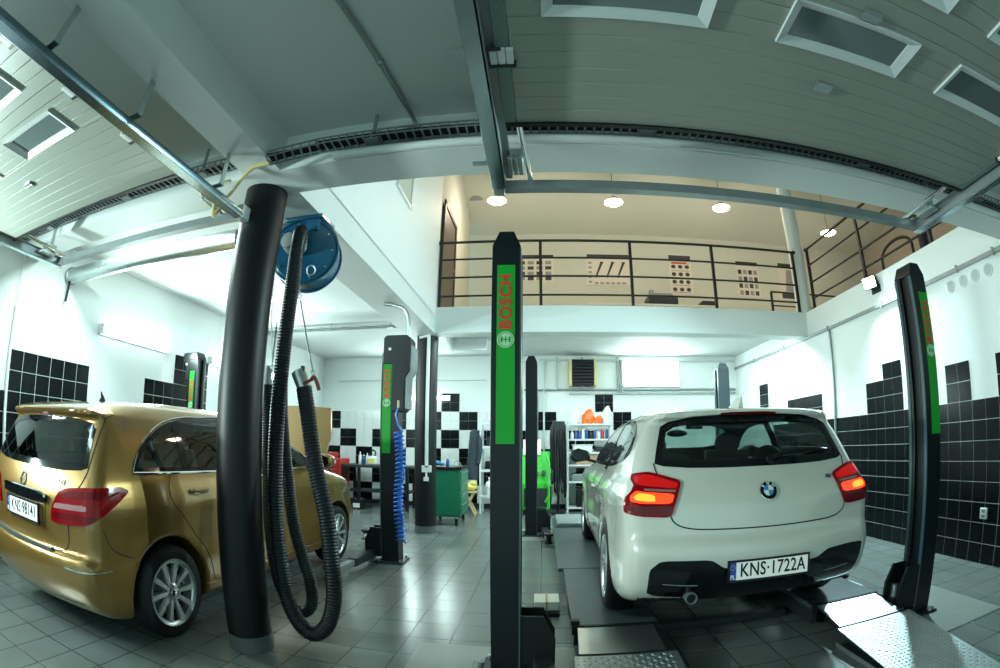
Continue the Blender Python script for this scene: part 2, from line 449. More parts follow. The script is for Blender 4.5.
# back wall checker: squares of two by two small tiles
S = .392; xo = -2.17
sq = {}
for c in range(-8, 17):
    for r in range(6):
        z1 = 5-r
        blackcell = ((c+r) % 2 == 0)
        if r == 0: blackcell = c in (0,) 
        if r == 1 and c in (-5,): blackcell = False
        sq[(c, z1)] = blackcell
def checker(black):
    mb = MB()
    for (c, zr), b in sq.items():
        if b != black or (zr == 5 and not b): continue
        if c*S+xo < XL+.05 or c*S+xo+S > XR-.02: continue
        if black and c >= 6: continue
        for i in (0, 1):
            for j in (0, 1):
                x = xo+c*S+i*S/2; z = .09+zr*S+j*S/2-.01
                g = .003
                mb.box(x+g, x+S/2-g, YB-.014, YB, z+g, z+S/2-g)
    return mb
ck = checker(True)
for (x0, z0) in ((-.11, 1.65), (1.49, 1.64), (1.10, 2.03), (.69, 1.25), (1.49, .85), (.28, 1.25), (-.11, .85), (.69, .46), (2.3, 1.64), (3.1, 1.64), (-.5, 1.25)):
    for i in (0, 1):
        for j in (0, 1):
            ck.box(x0+i*S/2+.003, x0+(i+1)*S/2-.003, YB-.016, YB, z0+j*S/2+.003, z0+(j+1)*S/2-.003)
struct(ck, 'tiling', 'black_tile', wb, smooth=0)
struct(checker(False), 'tiling', 'white_tile', wb, smooth=0)
struct(MB().box(XL, XR, YB-.02, YB, 0, .09), 'baseboard_back', 'dark_grey')
# floor pads under the lifts
for n, (a, b, c, d) in enumerate(((-.80, .22, 2.1, 3.10), (2.62, 3.42, 2.30, 3.42), (-.7, .3, 6.9, 7.9))):
    struct(MB().box(a, b, c, d, 0, .004), 'floor_pad', 'pad')
# right wall services
tr = MB().bar((XR-.02, YF, 2.97), (XR-.02, YB, 2.97), .045, .04)
tr.bar((XR-.02, 6.42, .05), (XR-.02, 6.42, 2.97), .03, .03, (0,1,0))
for y in (2.9, 3.5, 5.0, 6.43, 8.0, 9.4): tr.bar((XR-.04, y, 2.93), (XR-.04, y, 3.01), .03, .02, (0,1,0))
struct(tr, 'trim_1', 'steel_dull', label='grey cable trunking along the white wall by the tile skyline')
struct(MB().bar((XL+.015, 2.455, 0), (XL+.015, 2.455, 2.45), .03, .03, (0,1,0)).bar((XL+.006, 2.44, 2.45), (XL+.006, 2.44, ZC), .012, .012, (0,1,0)), 'trim_2', 'white_plastic')
# ---------------------------------------------------------------- overhead sectional doors
def sectional_door(label, x0, x1, yr, zp, sections, windows, win_y, dirt):
    """Raised door: boards at height zp, rear edge at yr; sections listed from the rear edge toward the opening."""
    d = thing('sectional_garage_door', label, 'garage door', ((x0+x1)/2, yr, zp)); d['kind'] = 'thing'
    y = yr
    for si, L in enumerate(sections):
        nb = 5; bw = L/nb; mb = MB()
        wins = windows[si]
        for k in range(nb):
            ya, yb = y-k*bw-.0015, y-(k+1)*bw+.0015
            segs = [(x0, x1)]
            if wins:
                wy0, wy1 = win_y[si]
                if not (ya < wy0 or yb > wy1):
                    for (a, b) in wins:
                        new = []
                        for s0, s1 in segs:
                            if b <= s0 or a >= s1: new.append((s0, s1))
                            else:
                                if a > s0: new.append((s0, a))
                                if b < s1: new.append((b, s1))
                        segs = new
                    # solid strips before and after the glazed band
                    if ya > wy1:
                        mb.box(x0, x1, wy1, ya, zp, zp+.04)
                    if yb < wy0:
                        mb.box(x0, x1, yb, wy0, zp, zp+.04)
                    for s0, s1 in segs: mb.box(s0, s1, max(yb, wy0), min(ya, wy1), zp, zp+.04)
                    continue
            mb.box(x0, x1, yb, ya, zp, zp+.04)
        p = mb.build('door_panel', 'panel', d, bevel=.0018)
        # end caps of the section
        e = MB().box(x0-.055, x0-.002, y-L+.004, y-.004, zp-.004, zp+.045).box(x1+.002, x1+.055, y-L+.004, y-.004, zp-.004, zp+.045)
        e.build_each('end_cap', 'panel_edge', p, bevel=.003)
        if wins:
            wy0, wy1 = win_y[si]
            for a, b in wins:
                fr = MB(); w = .035
                # bevelled frame: four mitred sides
                O = [(a-.004, wy0-.004), (b+.004, wy0-.004), (b+.004, wy1+.004), (a-.004, wy1+.004)]
                I = [(a+w, wy0+w), (b-w, wy0+w), (b-w, wy1-w), (a+w, wy1-w)]
                for i in range(4):
                    j = (i+1) % 4
                    P = [(*O[i], zp-.012), (*O[j], zp-.012), (*I[j], zp+.006), (*I[i], zp+.006), (*O[i], zp+.01), (*O[j], zp+.01), (*I[j], zp+.02), (*I[i], zp+.02)]
                    fr.add(P, [(0,1,2,3),(7,6,5,4),(0,4,5,1),(1,5,6,2),(2,6,7,3),(3,7,4,0)])
                fr.build('window_frame', 'frame', p)
                MB().box(a+w-.005, b-w+.005, wy0+w-.005, wy1-w+.005, zp+.012, zp+.018).build('window_pane', 'door_glass', p, smooth=0)
        y -= L
        # hinges and rollers at the seam
        if si < len(sections)-1:
            for hx in (x0+(x1-x0)*.49,):
                h = MB().box(hx-.04, hx+.04, y-.03, y-.004, zp-.012, zp).box(hx-.04, hx+.04, y+.004, y+.03, zp-.012, zp).cyl((hx-.045, y, zp-.01), (hx+.045, y, zp-.01), .006, n=8)
                h.build('hinge', 'steel', d)
            for sx, e in ((x0-.03, -1), (x1+.03, 1)):
                h = MB()
                for q in range(3): h.box(sx-.045+q*.03, sx-.018+q*.03, y-.035, y+.045, zp-.024, zp-.004)
                hb = h.build('roller_bracket', 'white_plastic', d, bevel=.002)
                MB().box(sx-.05, sx+.05, y+.045, y+.062, zp-.026, zp).build('bracket_lip', 'dark_grey', hb)
                MB().cyl((sx, y-.05, zp-.03), (sx+e*.075, y-.05, zp-.03), .008, n=8).cyl((sx+e*.07, y-.05, zp-.03), (sx+e*.095, y-.05, zp-.03), .022, n=14).build('roller', 'dark_grey', hb, smooth=30)
    # rubber seal along the rear edge
    MB().box(x0-.05, x1+.05, yr-.005, yr+.02, zp-.012, zp+.045).build('bottom_seal', 'black', d)
    return d

sectional_door('grey ribbed garage door raised overhead above the white car', -.10, 2.50, 1.83, 2.75, [.47, .47, .47, .47],
     [None, [(.02, .59), (.87, 1.45), (1.71, 2.29)], [(.02, .59), (.87, 1.45), (1.71, 2.29)], None], {1: (.93, 1.16), 2: (.48, .71)}, 0)
sectional_door('grey ribbed garage door raised overhead above the gold car', -4.02, -1.96, 1.80, 2.75, [.47, .47, .47, .47],
     [None, [(-2.72, -2.20), (-3.62, -3.10)], [(-2.72, -2.20), (-3.62, -3.10)], None], {1: (.90, 1.12), 2: (.47, .69)}, 0)

def track(label, x, y0, y1, side, hangers, m='rail_steel'):
    """Galvanised horizontal roller track: a C profile on an angle iron, with hangers to the ceiling."""
    t = thing('door_track', label, 'door track', (x, y1, 2.72))
    s = side
    prof = [(-.03,-.028),(.03,-.028),(.036,-.014),(.036,.03),(.022,.036),(.022,.028),(.030,.022),(.030,-.010),(.024,-.020),(-.024,-.020),(-.030,-.010),(-.030,.012),(-.036,.012),(-.036,-.014)]
    MB().prism([(a*s, b) for a, b in prof], (x, y0, 2.72), (1,0,0), (0,0,1), (0,y1-y0,0)).build('rail', m, t, smooth=50)
    MB().box(x+s*.037, x+s*.041, y0, y1, 2.695, 2.765).box(x+s*.037, x+s*.075, y0, y1, 2.761, 2.765).build('angle_iron', 'steel_dull', t)
    for y in hangers:
        h = MB().bar((x-s*.05, y, 2.765), (x-s*.05, y, ZC if y < 2.34 else ZB), .036, .006, (1,0,0))
        h.box(x-.12, x+.06, y-.018, y+.018, 2.762, 2.768)
        h.build('hanger', 'steel', t)
    return t
track('bright steel door track hanging between the two raised doors', -.225, .02, 2.36, 1, (.55, 1.35, 2.2))
track('bright steel door track at the far edge of the ribbed door by the tiled wall', 2.62, .02, 2.38, -1, (.6, 1.4, 2.25))
track('steel door track running along the ceiling beam to the black pillar', -1.855, .02, 2.36, -1, (.6, 1.25, 2.05), 'track_dark')
track('steel door track close to the white wall corner above the gold car', -4.10, .02, 2.40, 1, (.7, 1.6, 2.3))

def cross_bar(label, x0, x1, y, z):
    b = thing('track_cross_bar', label, 'metal bar', (x0, y, z))
    P = [(-.03,-.022),(.03,-.022),(.03,.03),(.022,.03),(.022,-.014),(-.022,-.014),(-.022,.03),(-.03,.03)]
    MB().prism(P, (x0, y, z), (0,1,0), (0,0,1), (x1-x0,0,0)).build('channel', 'steel_dull', b)
    for x, s in ((x0, 1), (x1, -1)):
        e = MB().box(x-.03, x+.03, y-.05, y+.04, z-.03, z+.06).box(x+s*.06, x+s*.14, y-.26, y-.14, z+.02, z+.09)
        for q in range(3): e.box(x+s*(.062+q*.027), x+s*(.084+q*.027), y-.30, y-.13, z-.0, z+.022)
        e.build_each('end_bracket', 'steel', b, bevel=.003)
        MB().cyl((x+s*.17, y-.02, z+.03), (x+s*.13, y-.50, z+.07), .014).cyl((x+s*.13, y-.50, z+.07), (x+s*.12, y-.56, z+.07), .02).build('buffer_spring', 'chrome', b)
    return b
cross_bar('long steel channel joining the two tracks of the ribbed door', -.225, 2.62, 2.40, 2.725)
cross_bar('shorter steel channel joining the door tracks above the gold car', -4.10, -1.855, 2.40, 2.725)

# ---------------------------------------------------------------- cable trays, ducts
def cable_tray(label, pts, w, h, hang):
    t = thing('cable_tray', label, 'cable tray', pts[0])
    for a, b in zip(pts[:-1], pts[1:]):
        a = Vector(a); b = Vector(b); d = (b-a).normalized(); sd = d.cross(Vector((0,0,1))).normalized()
        m = MB()
        for s in (-1, 1):
            m.bar(a+sd*s*w/2+Vector((0,0,h/2)), b+sd*s*w/2+Vector((0,0,h/2)), .004, .012)
            m.bar(a+sd*s*w/2, b+sd*s*w/2, .004, .010)
        L = (b-a).length; n = int(L/.05)
        for k in range(n+1):
            p = a+d*(L*k/max(1, n))
            m.bar(p-sd*w/2, p+sd*w/2, .012, .004)
            m.bar(p+sd*w/2, p+sd*w/2+Vector((0,0,h/2)), .012, .004, d)
            m.bar(p-sd*w/2, p-sd*w/2+Vector((0,0,h/2)), .012, .004, d)
        m.build('basket', 'steel_dull', t, smooth=0)
        c = MB()
        for k, o in enumerate((-.3, -.1, .1, .3)):
            c.tube([a+sd*w*o+Vector((0,0,.012+.004*k)), (a+b)/2+sd*w*o*.8+Vector((0,0,.016)), b+sd*w*o+Vector((0,0,.012))], .009, 6)
        c.build('cable', 'black', t)
    for p, top in hang:
        MB().bar(p, (p[0], p[1], top), .02, .012, (0,1,0)).box(p[0]-.04, p[0]+.04, p[1]-.03, p[1]+.03, p[2]-.012, p[2]).build('hanger', 'steel_dull', t)
    return t
cable_tray('dark wire cable tray along the face of the big white beam', [(-1.60, 2.20, 2.97), (-1.30, 2.28, 3.05), (4.30, 2.28, 3.05)], .10, .07,
           [((-.95, 2.28, 3.05), ZC), ((.6, 2.28, 3.05), ZC), ((2.1, 2.28, 3.05), ZC), ((3.4, 2.28, 3.05), ZC)])
cable_tray('wire cable tray above the raised door over the gold car', [(-4.95, 2.26, 3.04), (-1.95, 2.26, 3.04)], .10, .07,
           [((-4.2, 2.26, 3.04), ZC), ((-3.0, 2.26, 3.04), ZC), ((-2.2, 2.26, 3.04), ZC)])
cable_tray('pale wire cable tray across the far end of the gold car bay', [(-4.95, 7.35, 3.14), (-2.10, 7.25, 3.14)], .10, .07,
           [((-4.4, 7.34, 3.14), ZC), ((-3.4, 7.30, 3.14), ZC), ((-2.35, 7.26, 3.14), ZC)])
solo(MB().cyl((-1.2, 2.31, 2.995), (4.3, 2.31, 2.995), .026, n=14), 'round_conduit', 'beam', 'thin round pipe below the dark cable tray on the beam', 'pipe', (-1.2, 2.31, 2.995))
solo(MB().tube(smooth_path([(-.95, .7, 3.22), (-.83, 1.5, 3.22), (-.76, 2.1, 3.22), (-.72, 2.31, 3.18), (-.71, 2.33, 3.05)], 6), .014, 8).box(-.75, -.67, 2.28, 2.35, 3.08, 3.12).ball((-.79, 1.8, 3.22), .022),
     'ceiling_cable', 'steel_dull', 'thin grey conduit running up over the ceiling from the beam tray', 'cable', (-.95, .7, 3.22))
solo(MB().tube(smooth_path([(-1.95, 2.30, 2.95), (-1.98, 2.2, 2.86), (-1.92, 2.16, 2.74), (-1.95, 2.22, 2.66), (-1.90, 2.28, 2.84), (-1.75, 2.24, 2.96), (-1.60, 2.22, 2.97)], 6), .013, 8),
     'loose_cable', 'brass', 'looped pale cable hanging by the top of the black pillar', 'cable', (-1.95, 2.30, 2.95))

# spiral duct from the west wall to the extraction fan
dz, dy = 2.94, 3.16
du = thing('ventilation_duct', 'shiny round spiral duct from the white wall to behind the pillar', 'air duct', (-4.98, dy, dz))
pr = []; n = 26; L = 2.75
for k in range(n):
    a = L*k/n
    pr += [(.085, a), (.085, a+L/n*.90), (.0863, a+L/n*.92), (.0863, a+L/n*.97)]
MB().lathe(pr, (-4.98, dy, dz), (1,0,0), 24).build('duct_tube', 'steel', du, smooth=18)
MB().lathe([(.10, 0), (.10, .02), (.087, .03)], (-4.98, dy, dz), (1,0,0), 24).build('wall_flange', 'steel_dull', du)
MB().lathe([(.086, 0), (.092, .005), (.092, .05), (.086, .055)], (-2.42, dy, dz), (1,0,0), 24).build('clamp', 'black', du)
MB().bar((-4.90, dy-.06, dz-.08), (-4.93, dy-.05, dz-.30), .03, .02, (0,1,0)).build('wall_strap', 'black', du)
MB().lathe([(.083, 0), (.083, .36), (.06, .40)], (-2.24, dy, dz), (1,0,0), 20).build('flexible_collar', 'steel_dull', du)

# blue exhaust extraction fan under the long beam
bx, by, bz = -1.72, 3.12, 2.70
f = thing('extraction_fan', 'blue round exhaust fan hung under the white beam behind the pillar', 'fan', (bx, by, ZB))
MB().lathe([(.10, -.12), (.235, -.12), (.25, -.105), (.25, .085), (.235, .10), (.10, .10)], (bx, by, bz), (.28, -1, 0), 40).build('fan_housing', 'blue', f, bevel=.003)
MB().lathe([(.262, -.115), (.262, -.095), (.25, -.095), (.25, -.115)], (bx, by, bz), (.28, -1, 0), 40, close=True).lathe([(.262, .085), (.262, .10), (.25, .10), (.25, .085)], (bx, by, bz), (.28, -1, 0), 40, close=True).build('flange', 'blue', f)
MB().box(bx-.15, bx+.12, by-.10, by+.12, bz+.16, ZB-.02).box(bx-.17, bx+.15, by-.12, by+.13, ZB-.03, ZB).build('bracket', 'blue', f, bevel=.006)
MB().lathe([(.075, 0), (.075, .09), (.062, .14), (.058, .16)], (bx-.02, by-.10, bz+.02), (-.1, -1, .05), 24).build('outlet', 'grey_plastic', f)
bo = MB()
ax = Vector((.28, -1, 0)).normalized(); sx = ax.cross(Vector((0,0,1))).normalized()
for k in range(10):
    a = 2*PI*k/10; p = Vector((bx, by, bz))+ax*.10+(sx*math.cos(a)+Vector((0,0,1))*math.sin(a))*.215
    bo.cyl(p, p+ax*.012, .008, n=8)
bo.build_each('bolt', 'steel', f)
MB().cyl((bx-.12, by-.02, bz+.02), (bx-.34, by+.02, bz+.06), .075, .08).build('inlet', 'steel_dull', f)

# ribbed hoses
def at(x, y, Y):
    """Camera ray through a photo point, met at depth Y (used only to read off hose bends)."""
    F_, K_, YA, PI_, RO, CX, CY = 499.093, .03275, .0542231, .11339357, -.003510819, 516.0975, 387.5289
    a, b = x-CX, -(y-CY); r = math.hypot(a, b)+1e-9; u = r/F_; th = u+K_*u**3
    v = Vector((math.sin(th)*a/r, math.cos(th), math.sin(th)*b/r))
    R = Matrix.Rotation(YA, 3, 'Z') @ Matrix.Rotation(PI_, 3, 'X') @ Matrix(((math.cos(RO),0,math.sin(RO)),(0,1,0),(-math.sin(RO),0,math.cos(RO))))
    v = R @ v; v *= Y/v.y
    return Vector((v.x, Y, v.z+1.36))
def ribbed(pts, r, pitch=.022, rib=.006):
    P = smooth_path(pts, 24); out = [P[0]]; acc = 0
    for a, b in zip(P[:-1], P[1:]):
        L = (b-a).length
        while acc+L >= pitch/2:
            t = (pitch/2-acc)/L; a = a+(b-a)*t; L = (b-a).length; out.append(a.copy()); acc = 0
            if L < 1e-6: break
        acc += L
    return MB().tube(out, [r+(rib if i % 2 else 0) for i in range(len(out))], 16)
h1 = [(302,243,3.02),(301,232,2.93),(298,243,2.86),(293,280,2.82),(286,330,2.80),(281,375,2.79),(277,420,2.78),(275,470,2.77),(276,520,2.76),(282,570,2.74),(289,603,2.71),(301,625,2.69),(315,634,2.68),(328,624,2.68),(334,596,2.69),(331,555,2.71),(326,515,2.73),(318,480,2.75),(312,445,2.77),(308,415,2.78),(304,388,2.79)]
ho = thing('exhaust_hose', 'thick black ribbed hose looping down from the blue fan', 'hose', tuple(at(315, 628, 2.68)))
ribbed([at(*p) for p in h1], .049, .020, .004).build('hose_tube', 'hose', ho, smooth=25)
a, b = at(305, 389, 2.79), at(299, 372, 2.80)
MB().cyl(a, b, .048, .052, 20).build('nozzle', 'steel', ho)
q = at(311, 380, 2.77)
cl = MB().bar(at(303, 384, 2.74), q, .02, .02).tube(smooth_path([q, at(314, 377, 2.76), at(317, 383, 2.75), at(319, 390, 2.75)], 5), .012, 8)
cl.build('clamp_handle', mat('dark_red_grip', (.16, .025, .02), .5), ho)
MB().bar(at(303, 374, 2.78), at(303, 366, 2.78), .02, .02).build('clamp_jaw', 'dark_grey', ho)
h2 = [(267,385,3.02),(268,430,3.02),(268,480,3.02),(270,530,3.0),(277,575,2.98),(289,602,2.95),(303,612,2.93),(312,603,2.93),(310,580,2.95),(302,555,2.98),(294,525,3.0),(289,490,3.02),(285,450,3.05),(282,410,3.08),(283,360,3.10),(286,320,3.12)]
h2o = thing('exhaust_hose', 'second black ribbed hose hanging behind the first beside the pillar', 'hose', tuple(at(303, 612, 2.93)))
ribbed([at(*p) for p in h2], .041, .018, .0035).build('hose_tube', 'hose', h2o, smooth=25)
MB().cyl(at(267, 386, 3.02), at(269, 366, 3.02), .036, .030, 16).build('nozzle', 'grey_plastic', h2o)
# hanging chains with hooks
def chain(name, label, top, bot):
    t = thing(name, label, 'chain', tuple(top)); top = Vector(top); bot = Vector(bot); d = bot-top; L = d.length
    m = MB(); n = 7
    for k in range(n):
        p = top+d.normalized()*(.02+k*.034); m.torus(p, (1,0,0) if k % 2 else (0,1,0), .013, .004, 10, 6)
    m.build('links', 'steel', t)
    MB().tube([top+d.normalized()*.26, bot], .006, 6).build('cord', 'steel_dull', t)
    MB().torus(bot, (0,1,0), .016, .004, 12, 6).build('hook', 'steel', t)
chain('hanging_chain', 'steel chain hanging from the blue fan to the hose nozzle', (bx+.02, by-.16, bz-.18), at(313, 372, 2.8))
chain('hanging_chain', 'steel chain hanging beside the pillar behind the ribbed hose', (bx-.22, by-.10, bz-.12), at(272, 366, 3.0))
solo(MB().torus((bx+.12, by-.12, bz-.17), (0,1,.2), .035, .006, 20, 8), 'key_ring', 'steel', 'small steel ring hanging below the blue fan', 'ring', (bx+.12, by-.12, bz-.17))
# ---------------------------------------------------------------- vehicle lifts
def post_sign(x0, x1, z0, z1, yf, parent, tz):
    """Green film strip with red lettering and an armature emblem on a post face at Y = yf."""
    s = MB().box(x0, x1, yf-.003, yf, z0, z1).build('sign_strip', 'green', parent, smooth=0)
    xc = (x0+x1)/2; w = x1-x0
    MB().text('BOSCH', (xc, yf-.004, tz), (0,0,1), (-1,0,0), (0,-1,0), w*.92, .003, .0035*w/.1, .98, space=1.12).build('lettering', 'red_letter', s, smooth=0)
    ez = tz-.215*w/.1; R = w*.43
    e = MB().torus((xc, yf-.004, ez), (0,1,0), R, R*.085, 32, 6).cyl((xc, yf-.0005, ez), (xc, yf-.0045, ez), R*.84, n=32)
    em = e.build('emblem', 'pale_green', s, smooth=0)
    g = MB()
    for q, hw, hh in ((-.50, .13, .36), (0, .08, .36), (.50, .13, .36)): g.box(xc+q*R-R*hw, xc+q*R+R*hw, yf-.006, yf-.0045, ez-R*hh, ez+R*hh)
    g.box(xc-R*.5, xc+R*.5, yf-.006, yf-.0045, ez-R*.05, ez+R*.05)
    g.build('emblem_mark', 'green', s, smooth=0)
    return s

def lift_post(label, x, y, w, d, h, inner, sign=None, arms=(), box=None, stub=False, group='lift posts', mt='navy'):
    """inner = +1/-1: side toward the car. (x, y) is the middle of the post at its front face."""
    t = thing('lift_post', label, 'car lift post', (x, y+d/2, 0))
    xa, xb = x-w/2, x+w/2; s = inner; ch = .10
    xo, xi = (xa, xb) if s > 0 else (xb, xa)
    # C-shaped column open to the car side
    P = [(xo, y), (xi, y), (xi, y+d*.30), (xi-s*.012, y+d*.30), (xi-s*.012, y+.014), (xo+s*.014, y+.014), (xo+s*.014, y+d-.014), (xi-s*.012, y+d-.014), (xi-s*.012, y+d*.70), (xi, y+d*.70), (xi, y+d), (xo, y+d)]
    MB().prism(P, (0,0,0), (1,0,0), (0,1,0), (0,0,h-ch)).build('column', mt, t, bevel=.004)
    MB().box(xi-s*.035, xi-s*.025, y+.02, y+d-.02, .3, h-ch).build('back_web', 'black', t)
    # edge strips
    MB().box(xi-s*.004, xi+s*.004, y-.002, y+.030, .03, h-ch-.01).box(xi-s*.004, xi+s*.004, y+d-.032, y+d, .03, h-ch-.01).build('edge_strip', 'navy_edge', t)
    # bevelled head
    c = ch; k = w*.24
    v = [(xa,y,h-c),(xb,y,h-c),(xb,y+d,h-c),(xa,y+d,h-c),(xa,y,h-c*.92),(xb,y,h-c*.92),(xb,y+d,h-c*.92),(xa,y+d,h-c*.92),(xa+k,y+.01,h),(xb-k,y+.01,h),(xb-k,y+d-.01,h),(xa+k,y+d-.01,h)]
    MB().add(v, [(0,3,2,1),(0,1,5,4),(1,2,6,5),(2,3,7,6),(3,0,4,7),(4,5,9,8),(5,6,10,9),(6,7,11,10),(7,4,8,11),(8,9,10,11)]).build('head', mt, t, bevel=.003)
    bp = MB().box(x-w*.5-.06, x+w*.5+.06, y-.06, y+d+.06, 0, .022).build('base_plate', 'dark_grey', t, bevel=.003)
    bl = MB()
    for q in (-1, 1):
        for r in (y-.035, y+d+.035): bl.cyl((x+q*(w*.5+.025), r, .02), (x+q*(w*.5+.025), r, .05), .014, n=6)
    bl.build_each('anchor_bolt', 'steel', bp)
    if sign: post_sign(sign[0], sign[1], sign[2], sign[3], y, t, sign[4])
    # carriage low on the column, with fin plates
    cz = .12
    ca = MB().box(xi-s*.02, xi+s*.10, y+.02, y+d-.02, cz-.06, cz+.10)
    for yy in (y+.005, y+d-.03):
        pl = [(0,0),(.20,0),(.20,.17),(.13,.31),(0,.31)]
        ca.prism([(a, b) for a, b in pl], (xi, yy, cz-.03), (s,0,0), (0,0,1), (0,.022,0))
    cg = ca.build('carriage', 'black', t, bevel=.003)
    MB().cyl((xi+s*.11, y+.05, cz-.08), (xi+s*.11, y+.05, cz+.12), .028).cyl((xi+s*.11, y+d-.05, cz-.08), (xi+s*.11, y+d-.05, cz+.12), .028).build('pivot_pin', 'steel_dull', cg)
    # swing arms
    for (ax, ay, L1) in arms:
        p0 = Vector((xi+s*.11, y+d/2, cz-.02)); p1 = Vector((ax, ay, cz-.02)); dd = (p1-p0).normalized(); m = p0+(p1-p0)*L1
        a = MB().bar(p0, m, .10, .085).build('swing_arm', 'dark_grey', t, bevel=.004)
        MB().bar(m-dd*.1, p1, .07, .06).build('arm_extension', 'steel_dull', a, bevel=.003)
        MB().cyl(p1+Vector((0,0,-.04)), p1+Vector((0,0,.05)), .035).cyl(p1+Vector((0,0,.05)), p1+Vector((0,0,.075)), .06).cyl(p1+Vector((0,0,-.06)), p1+Vector((0,0,-.04)), .055).build('lifting_pad', 'rubber', a)
    if box:
        bx0, bx1, by0, by1, bz0, bz1, cut = box
        xm = bx0+.115 if bx1-bx0 > .3 else bx0+.06; zm = bz0+(bz1-bz0)*.62
        P = [(bx0, bz1-.03), (bx0+.03, bz1), (bx1-.04, bz1), (bx1, bz1-.05), (bx1, bz0+cut*9), (bx1-cut, bz0+cut*7.5), (bx1-cut, bz0+.02), (bx1-cut-.02, bz0), (xm, bz0), (xm, zm), (bx0, zm)]
        b = MB().prism(P, (0, by0, 0), (1,0,0), (0,0,1), (0, by1-by0, 0)).build('motor_cover', 'dark_grey', t, bevel=.01)
        MB().prism([(bx1+.001, bz1-.10), (bx1+.035, bz1-.14), (bx1+.035, bz0+cut*9.2), (bx1-cut+.03, bz0+cut*7.6), (bx1-cut+.03, bz0+.03), (bx1-cut+.001, bz0+.03), (bx1-cut+.001, bz0+cut*7.5), (bx1+.001, bz0+cut*9)], (0, by0+.02, 0), (1,0,0), (0,0,1), (0, by1-by0-.04, 0)).build('side_cover', 'steel_dull', b, bevel=.004)
        MB().cyl((bx0+.08, by0-.006, bz1-.16), (bx0+.08, by0+.01, bz1-.16), .018, n=14).build('knob', 'white_plastic', b)
    return t

lift_post('tall black lift post with a bright green lettered strip standing in front of the mezzanine', -.20, 2.63, .160, .20, 2.565, 1,
          (-.250, -.150, 1.36, 2.35, 2.135), [(.10, 2.1, .6)])
lift_post('black lift post with a green strip standing before the black tiled wall', 2.815, 2.73, .165, .21, 2.60, -1,
          (2.795, 2.893, 1.335, 2.37, 2.145), [(2.58, 3.6, .6)])
lift_post('slim dark blue lift post behind the pale wooden block', -.17, 7.25, .170, .20, 2.66, 1, None, [(.08, 6.5, .6), (.08, 8.2, .6)])
lift_post('blue lift post rising behind the roof of the white car', 2.83, 7.35, .19, .20, 2.58, -1, None, [(2.62, 6.6, .6)], mt='navy_edge')
lp = lift_post('lift post with a wide motor cover and blue coiled hose by the gold car', -1.685, 5.28, .20, .20, 2.46, -1,
          (-1.77, -1.67, 1.24, 2.23, 2.01), [(-1.98, 4.25, .55), (-2.35, 6.3, .6)],
          (-1.775, -1.46, 5.255, 5.50, 1.70, 2.555, .05))
lift_post('far lift post with a grey box beyond the roof of the gold car', -4.62, 5.30, .17, .20, 2.46, 1, (-4.665, -4.575, 1.2, 2.2, 1.94), [(-4.2, 4.6, .6)],
          (-4.86, -4.60, 5.34, 5.52, 2.08, 2.46, .01))
# flexible conduit from the post head to the ceiling
solo(MB().tube(smooth_path([(-1.53, 5.42, 2.50), (-1.53, 5.42, 2.72), (-1.58, 5.42, 2.88), (-1.72, 5.42, 2.95), (-1.85, 5.42, 2.97)], 8), .02, 10), 'flexible_conduit', 'steel', 'curved grey conduit rising from the motor cover to the beam', 'conduit', (-1.53, 5.42, 2.50))
# blue coiled air hose hanging on the post
pts = []
n = 26
for k in range(n*12+1):
    a = 2*PI*k/12; z = .26+1.22*k/(n*12)
    pts.append((-1.545+.048*math.cos(a)+.012*math.sin(z*7), 5.22+.040*math.sin(a), z))
pts += [(-1.57, 5.24, 1.55), (-1.60, 5.24, 1.66), (-1.575, 5.26, 1.75)]
co = thing('coiled_air_hose', 'bright blue coiled air hose hanging down the lift post', 'air hose', (-1.555, 5.24, .26))
MB().tube(pts, .0115, 6).build('coil', 'blue_hose', co, smooth=60)
MB().tube(smooth_path([(-1.56, 5.22, 1.45), (-1.50, 5.20, 1.30), (-1.54, 5.19, 1.15), (-1.48, 5.20, 1.02), (-1.55, 5.19, .8), (-1.50, 5.19, .5), (-1.55, 5.2, .3)], 8), .0085, 6).build('straight_tail', 'blue_hose', co, smooth=60)
MB().cyl((-1.575, 5.26, 1.74), (-1.575, 5.26, 1.82), .014).build('coupling', 'brass', co)

# ---------------------------------------------------------------- drive-on runways and ramps
ZR = .18
def runway(label, x0, x1, y0, y1, seams):
    t = thing('lift_runway', label, 'runway', ((x0+x1)/2, (y0+y1)/2, 0))
    cuts = [y0]+seams+[y1]
    for i, (a, b) in enumerate(zip(cuts[:-1], cuts[1:])):
        g = .004
        MB().box(x0-(.05 if i else 0), x1, a+g, b-g, ZR-.035+.003*(i % 2), ZR+.003*(i % 2)).build('deck_plate', 'runway', t, bevel=.004)
    MB().box(x0+.01, x0+.05, y0+.02, y1, .03, ZR-.036).box(x1-.05, x1-.01, y0+.02, y1, .03, ZR-.036).box(x0+.05, x1-.05, y0+.4, y1-.4, .02, .07).build('side_beam', 'dark_grey', t)
    MB().box(x0-.004, x1+.004, y0-.006, y0+.022, ZR-.06, ZR+.004).box(x0-.012, x0+.045, y0+.02, y0+.07, ZR, ZR+.03).build('edge_lip', 'black', t)
    f = MB()
    for yy in (y0+.3, (y0+y1)/2, y1-.3): f.box(x0+.06, x1-.06, yy-.12, yy+.12, 0, .03)
    f.build_each('foot', 'dark_grey', t)
    MB().box(x0, x1, seams[-1]-.01, y1, ZR, ZR+.06).build('front_turntable', 'steel_dull', t, bevel=.01)
    return t
runway('grey lift runway under the white car on the side of the green-strip post', .20, .76, 3.05, 7.9, [4.6, 5.9, 7.0])
runway('grey lift runway under the white car on the side of the black tiles', 1.90, 2.50, 2.98, 7.9, [4.6, 5.9, 7.0])
